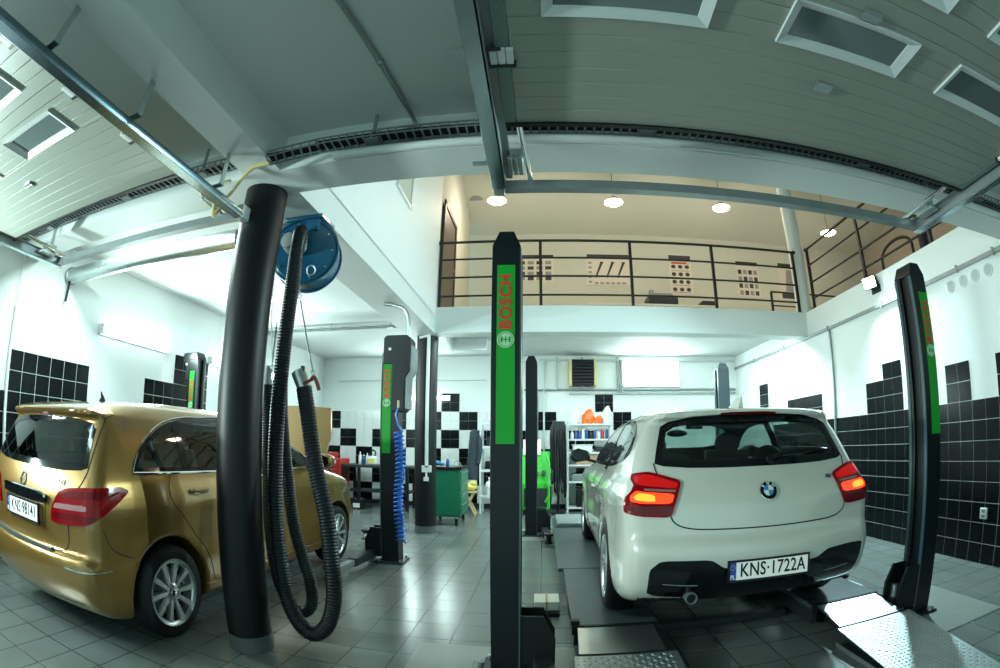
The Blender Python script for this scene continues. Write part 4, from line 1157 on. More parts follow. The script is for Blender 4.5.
# bumper insert, exhaust, plate
patch(F20, REAR, [(-.70,.30),(-.70,.47),(-.64,.525),(-.36,.525),(-.27,.465),(.33,.465),(.42,.515),(.60,.522),(.73,.515),(.73,.42),(.70,.30),(.30,.265),(-.30,.265)], 'bumper_insert', 'car_black', car, off=.004, rnd=2, q=.12)
for s in (-1, 1):
    patch(F20, REAR, [(s*.66,.37),(s*.66,.46),(s*.60,.495),(s*.42,.495),(s*.36,.45),(s*.42,.38)], 'reflector_recess', 'car_black', car, off=.006, rnd=2, q=.14)
    m = seam(F20, REAR, [(s*.62,.385),(s*.5,.375),(s*.42,.372)], 'reflector', car, r=.003, m='steel_dull', off=.006)
e = MB().lathe([(.034, -.16), (.034, .02), (.030, .02), (.030, -.14)], (-.45, .08, .292), (0,-1,0), 28, close=True).build('exhaust_pipe', 'steel_dull', car, local=True)
MB().cyl((-.45, .15, .292), (-.45, .08, .292), .029).build('exhaust_bore', 'black', e, local=True)
pc, pg = on_body(F20, REAR, 0, .455, .014)
plate_on(car, pc, (1,0,0), (0,-1,.10), 'KNS·1722A')
# round badge
bc, bg = on_body(F20, REAR, .005, .886, .004)
U = Vector((1,0,0)); V = bg.cross(U).normalized(); V = V if V.z > 0 else -V
bd = MB().lathe([(.056, -.004), (.056, .004), (.051, .007)], bc, bg, 36).build('badge', 'chrome', car, local=True)
MB().lathe([(.053, .0), (.053, .0078), (.033, .0078), (.033, 0)], bc, bg, 36, close=True).build('badge_ring', 'car_black', bd, local=True)
for k, mm in ((0, 'badge_blue'), (1, 'white_plastic'), (2, 'badge_blue'), (3, 'white_plastic')):
    # blue upper-left and lower-right quarters
    a0 = PI/2*(k+1); P = [(0, 0)]+[(.0328*math.cos(a0+PI/2*j/8), .0328*math.sin(a0+PI/2*j/8)) for j in range(9)]
    MB().prism(P, bc+bg*.004, U, V, bg*.0042).build('badge_quarter', mm, bd, local=True, smooth=0)
lt = MB()
for ch, a in (('B', 2.45), ('M', PI/2), ('W', .69)):
    d = U*math.cos(a)+V*math.sin(a); lt.text(ch, bc+d*.043+bg*.0082, U*math.sin(a)-V*math.cos(a), d, bg, .024, .001, .0006)
lt.build('badge_lettering', 'white_plastic', bd, local=True, smooth=0)
# small sport badge by the tail light
mc, mg = on_body(F20, REAR, .475, .940, .003)
U2 = (Vector((1,0,0))-mg*mg.x).normalized(); V2 = mg.cross(U2); V2 = V2 if V2.z > 0 else -V2
sb = MB().prism([(-.030,-.013),(.018,-.013),(.030,.013),(-.018,.013)], mc, U2, V2, mg*.002).build('sport_badge', 'dark_grey', car, local=True, smooth=0)
for k, mm in enumerate(('badge_blue', 'eu_blue', 'red_letter')):
    a = -.030+k*.009; MB().prism([(a,-.012),(a+.006,-.012),(a+.017,.012),(a+.011,.012)], mc+mg*.0015, U2, V2, mg*.0015).build('badge_stripe', mm, sb, local=True, smooth=0)
MB().text('M', mc+U2*.010+mg*.003, U2, V2, mg, .026, .0015, .0006).build('badge_lettering', 'chrome', sb, local=True, smooth=0)
for s in (-1, 1):
    wheel(car, s*.775, .86, .316, .316, s, 5, .215); wheel(car, s*.775, 3.55, .316, .316, s, 5, .205)
def interior(car, zfloor, rows, width, dash_y, zs, seatm):
    for (sy, xs, hh) in rows:
        for x in xs:
            b = MB().obox((x, sy, zs+.02), (.22,0,0), (0,.24,0), (0,0,.07)).obox((x, sy-.26, zs+.30*hh), (.21,0,0), (0,.05,.0), (0,-.08*hh,.30*hh)).ball((x, sy-.36*1, zs+.30*hh+.36*hh), .13, .06, .10, 8)
            b.cyl((x-.05, sy-.34, zs+.5*hh), (x-.05, sy-.36, zs+.66*hh), .008, n=6).cyl((x+.05, sy-.34, zs+.5*hh), (x+.05, sy-.36, zs+.66*hh), .008, n=6)
            b.build('car_seat', seatm, car, local=True, bevel=.03)
    MB().box(-width, width, dash_y-.25, dash_y+.25, .7, zs+.42).build('dashboard', 'liner', car, local=True, bevel=.05)
    s = MB().torus((-.35, dash_y-.38, zs+.34), (0,-1,.35), .17, .014, 28, 8).bar((-.50, dash_y-.38, zs+.34), (-.20, dash_y-.38, zs+.34), .03, .015); s.build('steering_wheel', 'liner', car, local=True)
    MB().box(-width+.02, width-.02, .35, .9, .45, zs+.32).build('parcel_shelf', 'liner', car, local=True, bevel=.02)
interior(car, .3, [(2.15, (-.36, .36), 1.), (1.28, (-.38, .38), .82)], .66, 2.95, .50, 'seat')
m1 = MB().ball((0, 2.30, 1.27), .11, .03, .035, 8).build('rear_view_mirror', 'black', car, local=True)
# front lamps and grille (seen only from the far side)
for s in (-1, 1):
    patch(F20, FRONT, [(s*.78,.66),(s*.76,.75),(s*.5,.72),(s*.42,.66),(s*.6,.62)], 'headlight', 'chrome', car, off=.006, rnd=2)
    patch(F20, FRONT, [(s*.05,.60),(s*.05,.70),(s*.30,.72),(s*.34,.62)], 'grille', 'car_black', car, off=.006, rnd=2)
# ============================ gold compact family car
W_out = [(.34,.20),(.20,.235),(.09,.30),(.03,.40),(.012,.50),(.018,.585),(.04,.612),(.085,.632),(.085,.80),(.095,.92),(.125,1.02),(.17,1.12),(.25,1.26),(.33,1.395),(.31,1.425),(.275,1.448),(.30,1.475),(.50,1.515),(.9,1.552),(1.35,1.570),(1.8,1.562),(2.15,1.522),(2.5,1.42),(2.85,1.285),(3.2,1.13),(3.38,1.06),(3.6,1.02),(3.9,.955),(4.12,.86),(4.26,.73),(4.34,.58),(4.355,.46),(4.33,.34),(4.24,.25),(4.05,.20),(3.0,.19),(1.5,.19)]
W246 = Body(W_out,
    [(-.2,.74),(0,.79),(.1,.825),(.25,.862),(.5,.885),(.8,.893),(1.4,.886),(2.2,.880),(3.0,.884),(3.5,.892),(3.8,.88),(4.05,.82),(4.2,.74),(4.32,.62),(4.5,.4)],
    [(.1,-.09),(.22,-.04),(.34,-.012),(.48,-.004),(.60,-.012),(.72,-.010),(.84,-.002),(.90,-.002),(.97,-.014),(1.05,-.032),(1.10,-.052),(1.22,-.105),(1.34,-.160),(1.44,-.222),(1.52,-.305),(1.58,-.42),(1.7,-.6)],
    (.80, 3.50), .378, .318, .15, .30, .025, .075, 4.355)
car = thing('family_car', 'gold compact family car with an open bonnet behind the black pillar', 'car', (-3.225, 1.645, 0), math.radians(-1.6))
gcar = car
rw = [(-.68,1.115),(.68,1.115),(.655,1.20),(.60,1.385),(-.60,1.385),(-.655,1.20)]
sw = [(3.02,1.10),(1.72,1.115),(.98,1.12),(.56,1.122),(.575,1.155),(.71,1.275),(.92,1.382),(1.18,1.440),(1.7,1.474),(2.2,1.45),(2.72,1.285)]
ws = [(-.66,3.12),(.66,3.12),(.51,2.42),(-.51,2.42)]
hood = [(-.60,3.46),(.60,3.46),(.58,3.9),(.44,4.18),(-.44,4.18),(-.58,3.9)]
back = lambda c: c[:,1] < .75
body_parts(W246, car, 'gold', .021, [(REAR, rw, back), (RIGHT, sw, rt), (LEFT, sw, lf), (TOP, ws, fwd), (TOP, hood, lambda c: c[:,2] > .7)],
           gate=gate_f([(-.56,.615),(.56,.615),(.60,.72),(.66,1.0),(.71,1.12),(.65,1.43),(-.65,1.43),(-.71,1.12),(-.66,1.0),(-.60,.72)]))
window(W246, car, REAR, rw, 'rear_window', 'tint')
for fr in (LEFT, RIGHT): window(W246, car, fr, sw, 'side_window', 'tint_dark', frit=.014)
window(W246, car, TOP, ws, 'windscreen', 'tint')
# raised bonnet
bn = MB(); th = math.radians(64); n = 7
def hp(u, v, o):
    # u: across -1..1, v: 0 hinge .. 1 front edge; swung up about the hinge line
    w = .72-.12*max(0, v-.55)/.45; y = v*.86; z = .05*(1-u*u)-.10*v*v+o
    return (u*w, 3.44+y*math.cos(th)-z*math.sin(th), 1.02+y*math.sin(th)+z*math.cos(th))
top = [[hp(-1+2*i/12, j/8, 0) for i in range(13)] for j in range(9)]; bot = [[hp(-1+2*i/12, j/8, -.03) for i in range(13)] for j in range(9)]
vs = [p for r in top for p in r]+[p for r in bot for p in r]; fs = []
for j in range(8):
    for i in range(12):
        a = j*13+i; fs.append((a, a+1, a+14, a+13)); fs.append((117+a, 117+a+13, 117+a+14, 117+a+1))
ring = [i for i in range(13)]+[j*13+12 for j in range(1, 9)]+[8*13+i for i in range(11, -1, -1)]+[j*13 for j in range(7, 0, -1)]
for a, b in zip(ring, ring[1:]+ring[:1]): fs.append((b, a, 117+a, 117+b))
bn.add(vs, fs); bo = bn.build('bonnet', 'gold', car, local=True, smooth=50)
MB().cyl((.58, 3.95, .92), hp(.82, .62, -.03), .008, n=8).build('bonnet_strut', 'black', car, local=True)
MB().box(-.60, .60, 3.42, 4.14, .55, .84).box(-.35, .35, 3.5, 4.0, .84, .92).cyl((-.42, 3.6, .84), (-.42, 3.6, .93), .06).cyl((.45, 3.8, .84), (.45, 3.8, .90), .05).build('engine_cover', 'liner', car, local=True, bevel=.02)
# chrome window line, pillars, gaps
for fr, s in ((LEFT, -1), (RIGHT, 1)):
    seam(W246, fr, [(2.98,1.075),(1.72,1.090),(.98,1.096),(.53,1.100)], 'chrome_strip', car, r=.009, m='chrome', off=.006, smooth=False)
    seam(W246, fr, [(.53,1.105),(.60,1.20),(.70,1.298),(.90,1.405),(1.18,1.466),(1.7,1.500)], 'chrome_strip', car, r=.006, m='chrome', off=.004)
    patch(W246, fr, [(1.02,1.10),(1.10,1.10),(1.10,1.44),(1.04,1.42)], 'door_pillar', 'car_black', car, off=.007, th=.004, rnd=0)
    patch(W246, fr, [(2.02,1.09),(2.12,1.09),(2.10,1.46),(2.02,1.47)], 'door_pillar', 'car_black', car, off=.007, th=.004, rnd=0)
    m = seam(W246, fr, [(.87,1.09),(.835,.99),(.87,.90),(.955,.82),(1.08,.68),(1.19,.56),(1.25,.42),(1.27,.32)], '', None, mb=MB(), r=.0035)
    seam(W246, fr, [(2.08,1.0),(2.10,.7),(2.06,.32)], '', None, mb=m, r=.0035)
    seam(W246, fr, [(3.06,1.03),(3.10,.7),(3.05,.34)], '', None, mb=m, r=.0035)
    seam(W246, fr, [(1.27,.31),(2.06,.30),(3.05,.33)], '', None, mb=m, r=.0035)
    seam(W246, fr, [(.24,.79),(.30,.68),(.38,.63),(.47,.60)], '', None, mb=m, r=.003)
    m.build_each('door_gap', 'seam', car, local=True)
    patch(W246, fr, [(1.14,.25),(3.12,.25),(3.14,.31),(1.16,.31)], 'sill_trim', 'gold', car, off=.016, th=.02, rnd=1)
    for hy in (1.05, 2.20):
        p, g = on_body(W246, fr, hy, .975)
        hd = MB().tube(smooth_path([p+g*.004, p+g*.03+Vector((0,.03,0)), p+g*.036+Vector((0,.12,0)), p+g*.006+Vector((0,.19,0))], 5), .014, 10).build('door_handle', 'gold', car, local=True)
        seam(W246, fr, [(hy+.02,.958),(hy+.10,.952),(hy+.17,.958)], 'handle_chrome', hd, r=.006, m='chrome', off=.028)
    q, g = on_body(W246, fr, 2.90, 1.09)
    mm = MB().prism([(-.10,-.045),(.06,-.065),(.115,-.03),(.11,.05),(.03,.08),(-.085,.05)], (q.x+s*.16, q.y-.03, q.z+.065), (s,0,0), (0,0,1), (0,.12,0)).build('side_mirror', 'gold', car, local=True, bevel=.025)
    MB().prism([(-.075,-.03),(.05,-.045),(.09,-.02),(.085,.04),(.02,.06),(-.065,.035)], (q.x+s*.16, q.y-.034, q.z+.065), (s,0,0), (0,0,1), (0,.005,0)).build('mirror_glass', 'car_black', mm, local=True)  # dark reflection put into the glass colour here too
    MB().bar(q, (q.x+s*.10, q.y, q.z+.03), .05, .03).build('mirror_arm', 'black', mm, local=True)
seam(W246, REAR, [(-.66,1.44),(-.715,1.15),(-.70,1.05),(-.66,.98),(-.60,.80),(-.585,.68),(-.52,.625),(-.3,.61),(0,.606),(.3,.61),(.52,.625),(.585,.68),(.60,.80),(.66,.98),(.70,1.05),(.715,1.15),(.66,1.44)], 'tailgate_gap', car, r=.004)
patch(W246, REAR, [(-.05,1.405),(.05,1.405),(.05,1.428),(-.05,1.428)], 'brake_light', 'lens_white', car, off=.004, rnd=1)
# tail lights wrapping far round the corner
for s in (-1, 1):
    D = _n((-s*.62, 1, 0)); U = _n((1, s*.62, 0)); fr = Frame(np.array([0,-.2,0])-D*.9, U, (0,0,1), D); f = lambda a: s*a
    out = [(f(.52),.785),(f(.535),.87),(f(.60),.965),(f(.68),.995),(f(.86),1.015),(f(1.04),1.028),(f(1.085),1.0),(f(1.03),.93),(f(.95),.855),(f(.86),.808),(f(.68),.785)]
    L = patch(W246, fr, out, 'tail_light', 'lens_red', car, off=.010, th=.014, res=.025, rnd=2, q=.14)
    patch(W246, fr, [(f(.555),.868),(f(.86),.885),(f(.86),.915),(f(.575),.900)], 'clear_strip', 'lens_white', L, off=.0118, th=.003, rnd=1, q=.1)
    patch(W246, fr, [(f(.54),.808),(f(.86),.822),(f(.94),.862),(f(.545),.850)], 'lower_lens', 'lens', L, off=.0118, th=.003, rnd=1, q=.1)
    patch(W246, fr, [(f(.61),.935),(f(.98),.960),(f(1.05),1.0),(f(.72),.985),(f(.64),.962)], 'upper_lens', 'lens', L, off=.0118, th=.003, rnd=1, q=.1)
# plate recess, handle, star, lettering
patch(W246, REAR, [(-.30,.715),(.34,.715),(.35,.88),(.325,.915),(-.285,.915),(-.31,.88)], 'plate_recess', 'gold', car, off=.004, th=.006, rnd=2, q=.12)
patch(W246, REAR, [(-.31,.88),(.37,.88),(.365,.925),(.34,.935),(-.28,.935),(-.305,.925)], 'tailgate_handle', 'car_black', car, off=.020, th=.022, rnd=1, q=.2)
seam(W246, REAR, [(-.29,.932),(-.1,.938),(.14,.938),(.34,.932),(.365,.91)], 'handle_chrome', car, r=.012, m='chrome', off=.024)
pc, pg = on_body(W246, REAR, .035, .808, .012)
plate_on(car, pc, (1,0,0), (0,-1,.08), 'KNS·98141')
bc, bg = on_body(W246, REAR, .01, .992, .006); U = Vector((1,0,0)); V = bg.cross(U).normalized(); V = V if V.z > 0 else -V
st = MB().torus(bc, bg, .042, .005, 32, 8)
for k in range(3):
    a = PI/2+2*PI*k/3; d = U*math.cos(a)+V*math.sin(a); e = bg.cross(d)
    st.add([bc+e*.008, bc+d*.041, bc-e*.008, bc+bg*.008, bc-d*.004], [(0,1,3),(1,2,3),(0,3,4),(3,2,4),(0,4,2,1)])
st.build('star_badge', 'chrome', car, local=True, smooth=30)
tc, tg = on_body(W246, REAR, .50, 1.022, .004)
U2 = (Vector((1,0,0))-tg*tg.x).normalized(); V2 = tg.cross(U2); V2 = V2 if V2.z > 0 else -V2
MB().text('CDI', tc, U2, V2, tg, .045, .004, .001).build('model_lettering', 'chrome', car, local=True, smooth=0)
# bumper tread strip and reflectors
pl = Frame((0,0,2), (1,0,0), (0,1,0), (0,0,-1))
sg = MB()
for k in range(36):
    x = -.44+.88*k/35; yb = .15*x*x+.034
    sg.box(x-.007, x+.007, yb, yb+.035, .612, .634)
sg.build('bumper_tread', 'steel', car, local=True)
for s in (-1, 1):
    D = _n((-s*.62, 1, 0)); U = _n((1, s*.62, 0)); fr = Frame(np.array([0,-.2,0])-D*.9, U, (0,0,1), D)
    seam(W246, fr, [(s*.66,.545),(s*.82,.545),(s*.985,.548)], 'bumper_chrome', car, r=.006, m='chrome', off=.003)
    wheel(car, s*.79, .80, .318, .318, s, 10, .205, 'single'); wheel(car, s*.79, 3.50, .318, .318, s, 10, .205, 'single')
    patch(W246, FRONT, [(s*.80,.70),(s*.78,.82),(s*.5,.80),(s*.40,.70),(s*.6,.64)], 'headlight', 'chrome', car, off=.006, rnd=2)
seam(W246, REAR, [(-.70,.335),(-.4,.315),(0,.31),(.4,.315),(.70,.335)], 'bumper_gap', car, r=.003)
MB().cyl((0,.88,1.535), (0,.88,1.575), .034, .022).cyl((0,.88,1.575), (0,.86,1.625), .018, .004).build('roof_antenna', 'black', car, local=True)
interior(car, .3, [(2.55, (-.37, .37), 1.08), (1.62, (-.40, .0, .40), .95)], .68, 3.15, .56, 'seat_grey')
# ---------------------------------------------------------------- mezzanine: railings, lamps, posters
def railing(label, pts, zs, posts, zb, r=.016, ends=()):
    t = thing('railing', label, 'railing', pts[0][:2]+(zb,))
    a = Vector(pts[0]); b = Vector(pts[1]); 
    for i, z in enumerate(zs):
        MB().cyl((a.x, a.y, z), (b.x, b.y, z), r*(1.35 if i == 0 else 1), n=10).build('rail', 'rail_black', t)
    for k in posts:
        p = a+(b-a)*k
        m = MB().box(p.x-.022, p.x+.022, p.y-.022, p.y+.022, zb-.02, zs[0]); m.build('post', 'rail_black', t, bevel=.003)
    for p in ends: MB().ball((p[0], p[1], zs[0]), .035, n=8).build('end_knob', 'rail_black', t)
    return t
zs = [4.46, 4.17, 3.87, 3.57]
railing('long black railing along the mezzanine edge facing the hall', [(-1.57, 7.16, 0), (4.27, 7.16, 0)], zs, [0.002, .265, .503, .735, .998], ZM, ends=[(-1.60, 7.16), (4.30, 7.16)])
railing('black railing of the side gallery above the tiled wall', [(4.46, 6.98, 0), (4.46, 2.75, 0)], [4.46, 4.17, 3.87, 3.60], [0.004, .37, .72, .995], ZM, ends=[(4.46, 7.0)])
railing('short black railing far back on the side gallery', [(4.8, 9.2, 0), (7.6, 9.2, 0)], [4.40, 4.10, 3.80], [0, .33, .66, 1], ZM)
def arch(label, y0, y1, x, h):
    pts = [(x, y0, ZM), (x, y0, ZM+h*.6)]+[(x, (y0+y1)/2+(y0-y1)/2*math.cos(PI*k/10), ZM+h*.6+h*.4*math.sin(PI*k/10)) for k in range(1, 10)]+[(x, y1, ZM+h*.6), (x, y1, ZM)]
    solo(MB().tube(pts, .022, 10).box(x-.05, x+.05, y0-.05, y0+.05, ZM, ZM+.01).box(x-.05, x+.05, y1-.05, y1+.05, ZM, ZM+.01), 'arched_barrier', 'rail_black', label, 'metal hoop', (x, (y0+y1)/2, ZM))
arch('black arched metal hoop on the gallery behind the floodlight', 5.15, 4.45, 4.62, .42)
arch('black arched metal hoop on the gallery beside the dark round post', 4.05, 3.35, 4.62, .42)
solo(MB().lathe([(.075, ZM), (.075, 4.9)], (4.72, 4.30, 0), (0,0,1), 24).lathe([(.11, ZM), (.11, ZM+.02)], (4.72, 4.30, 0), (0,0,1), 24), 'gallery_post', 'rail_black', 'short dark round post on the side gallery near the steel track corner', 'post', (4.72, 4.30, ZM))

proto = None
for i, (x, y, z, lab) in enumerate([(-.87, 8.8, 6.06, 'lit round pendant lamp above the green-strip post'), (1.43, 8.8, 6.02, 'lit round pendant lamp second from the white atrium wall'),
                              (3.75, 8.9, 6.10, 'lit round pendant lamp just before the white round column over the mezzanine'), (6.42, 8.9, 5.80, 'lit round pendant lamp over the side gallery beyond the white column')]):
    if proto is None:
        t = thing('pendant_lamp', lab, 'lamp', (x, y, z), group='pendant lamps over the mezzanine'); proto = t
        MB().lathe([(.03, .14), (.05, .13), (.10, .09), (.17, .03), (.19, 0), (.185, 0), (.16, .03), (.09, .08), (.04, .11)], (0,0,0), (0,0,1), 28, close=True).build('lamp_shade', 'white_plastic', t, local=True)
        MB().lathe([(.17, .012), (.16, .0), (.12, -.035), (.06, -.055), (.002, -.06)], (0,0,0), (0,0,1), 28).build('diffuser', 'lamp_warm', t, local=True)
        MB().cyl((0,0,.13), (0,0,1.05), .006, n=6).build('cord', 'rail_black', t, local=True)
    else:
        t = copy_tree(proto); t.location = (x, y, z); t['label'] = lab
YW = YB+.6
def poster(label, x0, x1, z0, z1, kind):
    t = thing('poster', label, 'poster', ((x0+x1)/2, YW, z0))
    MB().box(x0, x1, YW-.012, YW-.001, z0, z1).build('sheet', 'paper', t)
    w = x1-x0; h = z1-z0; k = MB(); g = MB(); y = YW-.014
    k.box(x0+.01, x1-.01, y, YW-.012, z1-.13*h, z1-.02*h)
    if kind == 'tools':
        for i in range(3):
            cx = x0+w*(.28+.25*i); cz = z0+h*.48
            k.prism([(-.10,-.18),(-.07,-.20),(.08,.14),(.12,.20),(.04,.22),(.02,.15)], (cx, y, cz), (1,0,0), (0,0,1), (0,.002,0))
        for i in range(5): g.box(x0+.04, x0+.12, y, YW-.012, z0+.06+i*.12, z0+.11+i*.12)
        for i in range(6): g.box(x0+.18+i*.13, x0+.27+i*.13, y, YW-.012, z0+.03, z0+.08)
    elif kind == 'grid':
        for i in range(4):
            for j in range(4): (k if (i+j) % 2 else g).box(x0+w*(.08+.23*i), x0+w*(.24+.23*i), y, YW-.012, z0+h*(.06+.19*j), z0+h*(.18+.19*j))
    elif kind == 'rows':
        for i in range(3):
            for j in range(4): k.ball((x0+w*(.2+.3*i), y+.001, z0+h*(.12+.19*j)), w*.10, .003, h*.05, 6)
        for j in range(5): g.box(x0+w*.1, x1-w*.1, y, YW-.012, z0+h*(.04+.18*j), z0+h*(.055+.18*j))
    else:
        g.prism([(-.22*w,-.30*h),(.22*w,-.30*h),(.14*w,.12*h),(.26*w,.30*h),(-.10*w,.28*h),(-.16*w,.0)], ((x0+x1)/2, y, z0+h*.52), (1,0,0), (0,0,1), (0,.002,0))
        k.box(x0+w*.06, x1-w*.06, y, YW-.012, z0+h*.03, z0+h*.16)
    k.build_each('dark_print', 'ink', t, smooth=0); g.build_each('grey_print', 'ink_grey', t, smooth=0)
    if kind == 'rows': MB().box(x0+w*.12, x1-w*.2, y-.001, YW-.012, z1-.24*h, z1-.19*h).build('red_print', 'ink_red', t, smooth=0)
    return t
poster('wide pale poster of three slanted tools behind the railing', 1.05, 2.10, 5.02, 5.82, 'tools')
poster('pale poster with rows of round parts and a red line', 3.06, 3.64, 4.84, 5.86, 'rows')
poster('dark checkered poster of small pictures beside the white column', 4.84, 5.48, 4.84, 5.80, 'grid')
poster('pale poster of one big grey shape behind the white column', 6.08, 6.70, 4.84, 5.84, 'shape')
poster('small pale poster partly hidden by the green-strip post', -.62, .28, 5.10, 5.80, 'grid')
# things standing on the mezzanine
pr = thing('printer', 'dark low printer standing behind the railing under a poster', 'printer', (2.70, 10.7, ZM+1.0))
MB().box(2.35, 3.05, 10.45, 10.95, ZM+1.0, ZM+1.22).build('printer_case', 'dark_grey', pr, bevel=.03)
MB().box(2.45, 2.95, 10.55, 10.90, ZM+1.22, ZM+1.30).box(2.40, 2.50, 10.5, 10.6, ZM+1.22, ZM+1.36).build('paper_tray', 'grey_plastic', pr, bevel=.01)
pr2 = solo(MB().box(3.62, 4.02, 10.5, 10.9, ZM+1.0, ZM+1.12).box(3.66, 3.98, 10.54, 10.86, ZM+1.12, ZM+1.15), 'document_scanner', 'dark_grey', 'small flat dark box on the mezzanine counter below the posters', 'scanner', (3.82, 10.7, ZM+1.0), bevel=.01)
ct = thing('counter', 'low pale counter along the mezzanine back wall behind the railing', 'counter', (2.5, 10.75, ZM))
MB().box(1.0, 4.2, 10.4, 11.09, ZM+.95, ZM+1.0).build('counter_top', 'beige', ct, bevel=.005)
MB().box(1.05, 4.15, 10.45, 11.08, ZM+.002, ZM+.95).build('counter_body', 'beige', ct)
zsp = zc(10.2)
solo(MB().lathe([(.16, 0), (.17, -.05), (.15, -.09)], (-1.45, 10.0, zc(10.0)-.0), (0,-.34,-1), 24), 'ceiling_speaker', 'ink_grey', 'grey round speaker on the sloping ceiling above the brown door', 'speaker', (-1.45, 10.0, zc(10.0)))

# ---------------------------------------------------------------- floodlight, lamps of the hall and added unseen lamps
fl = thing('floodlight', 'glaring floodlight on the edge of the side gallery above the tiles', 'floodlight', (XR-.06, 5.10, 3.27))
d = Vector((-.93, -.30, -.22)).normalized(); sx = d.cross(Vector((0,0,1))).normalized(); sz = sx.cross(d)
c = Vector((XR-.11, 5.10, 3.28))
MB().obox(c-d*.025, sx*.11, sz*.08, d*.03).build('lamp_housing', 'dark_grey', fl, bevel=.008)
MB().obox(c+d*.007, sx*.095, sz*.066, d*.002).build('lamp_glass', 'lamp_flood', fl)
MB().bar(c-d*.03-sx*.12, (XR-.005, 5.05, 3.20), .02, .012).bar(c-d*.03+sx*.12, (XR-.005, 5.15, 3.20), .02, .012).box(XR-.012, XR, 5.0, 5.2, 3.15, 3.25).build('mount_bracket', 'dark_grey', fl)
proto = None
for i, y in enumerate((3.68, 3.46, 3.26, 3.05)):
    lab = ['round grey vent in the tiled wall, first from the lift post', 'round grey vent, second from the lift post', 'round grey vent, third from the lift post', 'round grey vent, fourth from the lift post at the end of the row'][i]
    if proto is None:
        t = thing('wall_vent', lab, 'vent', (XR, y, 2.83), group='round vents in the tiled wall'); proto = t
        MB().lathe([(.068, 0), (.068, .012), (.055, .018)], (0,0,0), (-1,0,0), 28).build('vent_ring', 'frame', t, local=True)
        m = MB()
        for k in range(-3, 4): m.box(-.020, -.010, -.05*math.sqrt(1-(k/4)**2), .05*math.sqrt(1-(k/4)**2), k*.014-.003, k*.014+.003)
        m.build('vent_slats', 'steel_dull', t, local=True)
    else:
        t = copy_tree(proto); t.location = (XR, y, 2.83); t['label'] = lab
ws = thing('wall_socket', 'small white wall socket on the black tiled wall', 'socket', (XR-.012, 3.35, .51))
MB().box(XR-.04, XR-.012, 3.30, 3.40, .455, .565).build('socket_plate', 'white_plastic', ws, bevel=.006)
MB().box(XR-.045, XR-.039, 3.325, 3.375, .52, .55).box(XR-.045, XR-.039, 3.325, 3.375, .47, .50).build('socket_cover', 'grey_plastic', ws)

def tube_lamp(label, c, along, L, w=.12, group=None, m='lamp_tube', up=(0,0,1), dp=.07):
    t = thing('fluorescent_lamp', label, 'lamp', c, group=group)
    a = Vector(along).normalized(); u = Vector(up); s = a.cross(u).normalized(); c = Vector(c)
    MB().obox(c-u*.012, a*(L/2), s*(w/2), u*.012).build('lamp_base', 'white_plastic', t, bevel=.004)
    MB().prism([(-w*.42, 0), (-w*.42, -dp*.6), (-w*.25, -dp), (w*.25, -dp), (w*.42, -dp*.6), (w*.42, 0)], c-u*.024-a*(L/2-.02), s, u, a*(L-.04)).build('diffuser', m, t, bevel=.004)
    for e in (-1, 1): MB().obox(c-u*(.024+dp/2)+a*e*(L/2-.008), a*.008, s*(w*.45), u*(dp/2+.004)).build('end_cap', 'white_plastic', t)
    return t
tube_lamp('long lit fluorescent lamp on the white wall above the gold car', (XL+.001, 4.42, 2.48), (0,1,0), 1.32, .13, up=(-1,0,0))
tube_lamp('lit fluorescent lamp high on the far wall behind the coiled hose', (-2.62, YB-.001, 2.33), (1,0,0), 1.3, .12, up=(0,1,0))
tube_lamp('lit fluorescent lamp on the white wall beyond the black pillar', (XL+.001, 6.75, 2.48), (0,1,0), 1.32, .13, up=(-1,0,0))
tube_lamp('lit fluorescent lamp on the white wall beside the raised door', (XL+.001, .45, 1.85), (0,1,0), 1.32, .13, up=(-1,0,0))  # added lamp out of view, brightens the raised door panel
tube_lamp('lit fluorescent lamp on the ceiling just behind the beam in the gold car bay', (-3.5, 2.84, ZC-.001), (1,0,0), 1.5, .13)  # added lamp, hidden by the beam, to light the bay
for k, x in enumerate((-.5, 1.5, 3.4)):  # added lamps kept out of sight behind the mezzanine edge beam
    tube_lamp(['lit lamp under the mezzanine above the green service machine', 'lit lamp under the mezzanine above the storage shelf', 'lit lamp under the mezzanine by the pale wall panel'][k], (x, 7.62, ZC-.001), (1,0,0), 1.3, .14, 'lamps under the mezzanine', 'lamp_tube')
sp = thing('spotlight', 'small glaring spotlight shining between the black pillar and the hose', 'spotlight', (-4.55, 7.25, 2.34))
d = Vector((.53, -.85, -.05)).normalized()
q = at(271, 376, 6.9)
MB().cyl(q-d*.10, q, .05, .06).build('lamp_housing', 'dark_grey', sp); MB().cyl(q, q+d*.004, .052).build('lamp_glass', 'lamp_flood', sp)
MB().bar(q-d*.06, (q.x, q.y+.06, ZC), .02, .02, (0,1,0)).build('stem', 'dark_grey', sp)
spot_q, spot_d = q, d
pn = thing('wall_light_panel', 'big glowing white light panel on the back wall beside the black heater', 'light panel', (2.33, YB, 2.87))  # bright wall panel; its glow is put in as emission
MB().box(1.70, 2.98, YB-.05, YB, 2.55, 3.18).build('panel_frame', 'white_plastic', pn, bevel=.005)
MB().box(1.73, 2.95, YB-.056, YB-.048, 2.58, 3.15).build('panel_face', 'lamp_panel', pn)
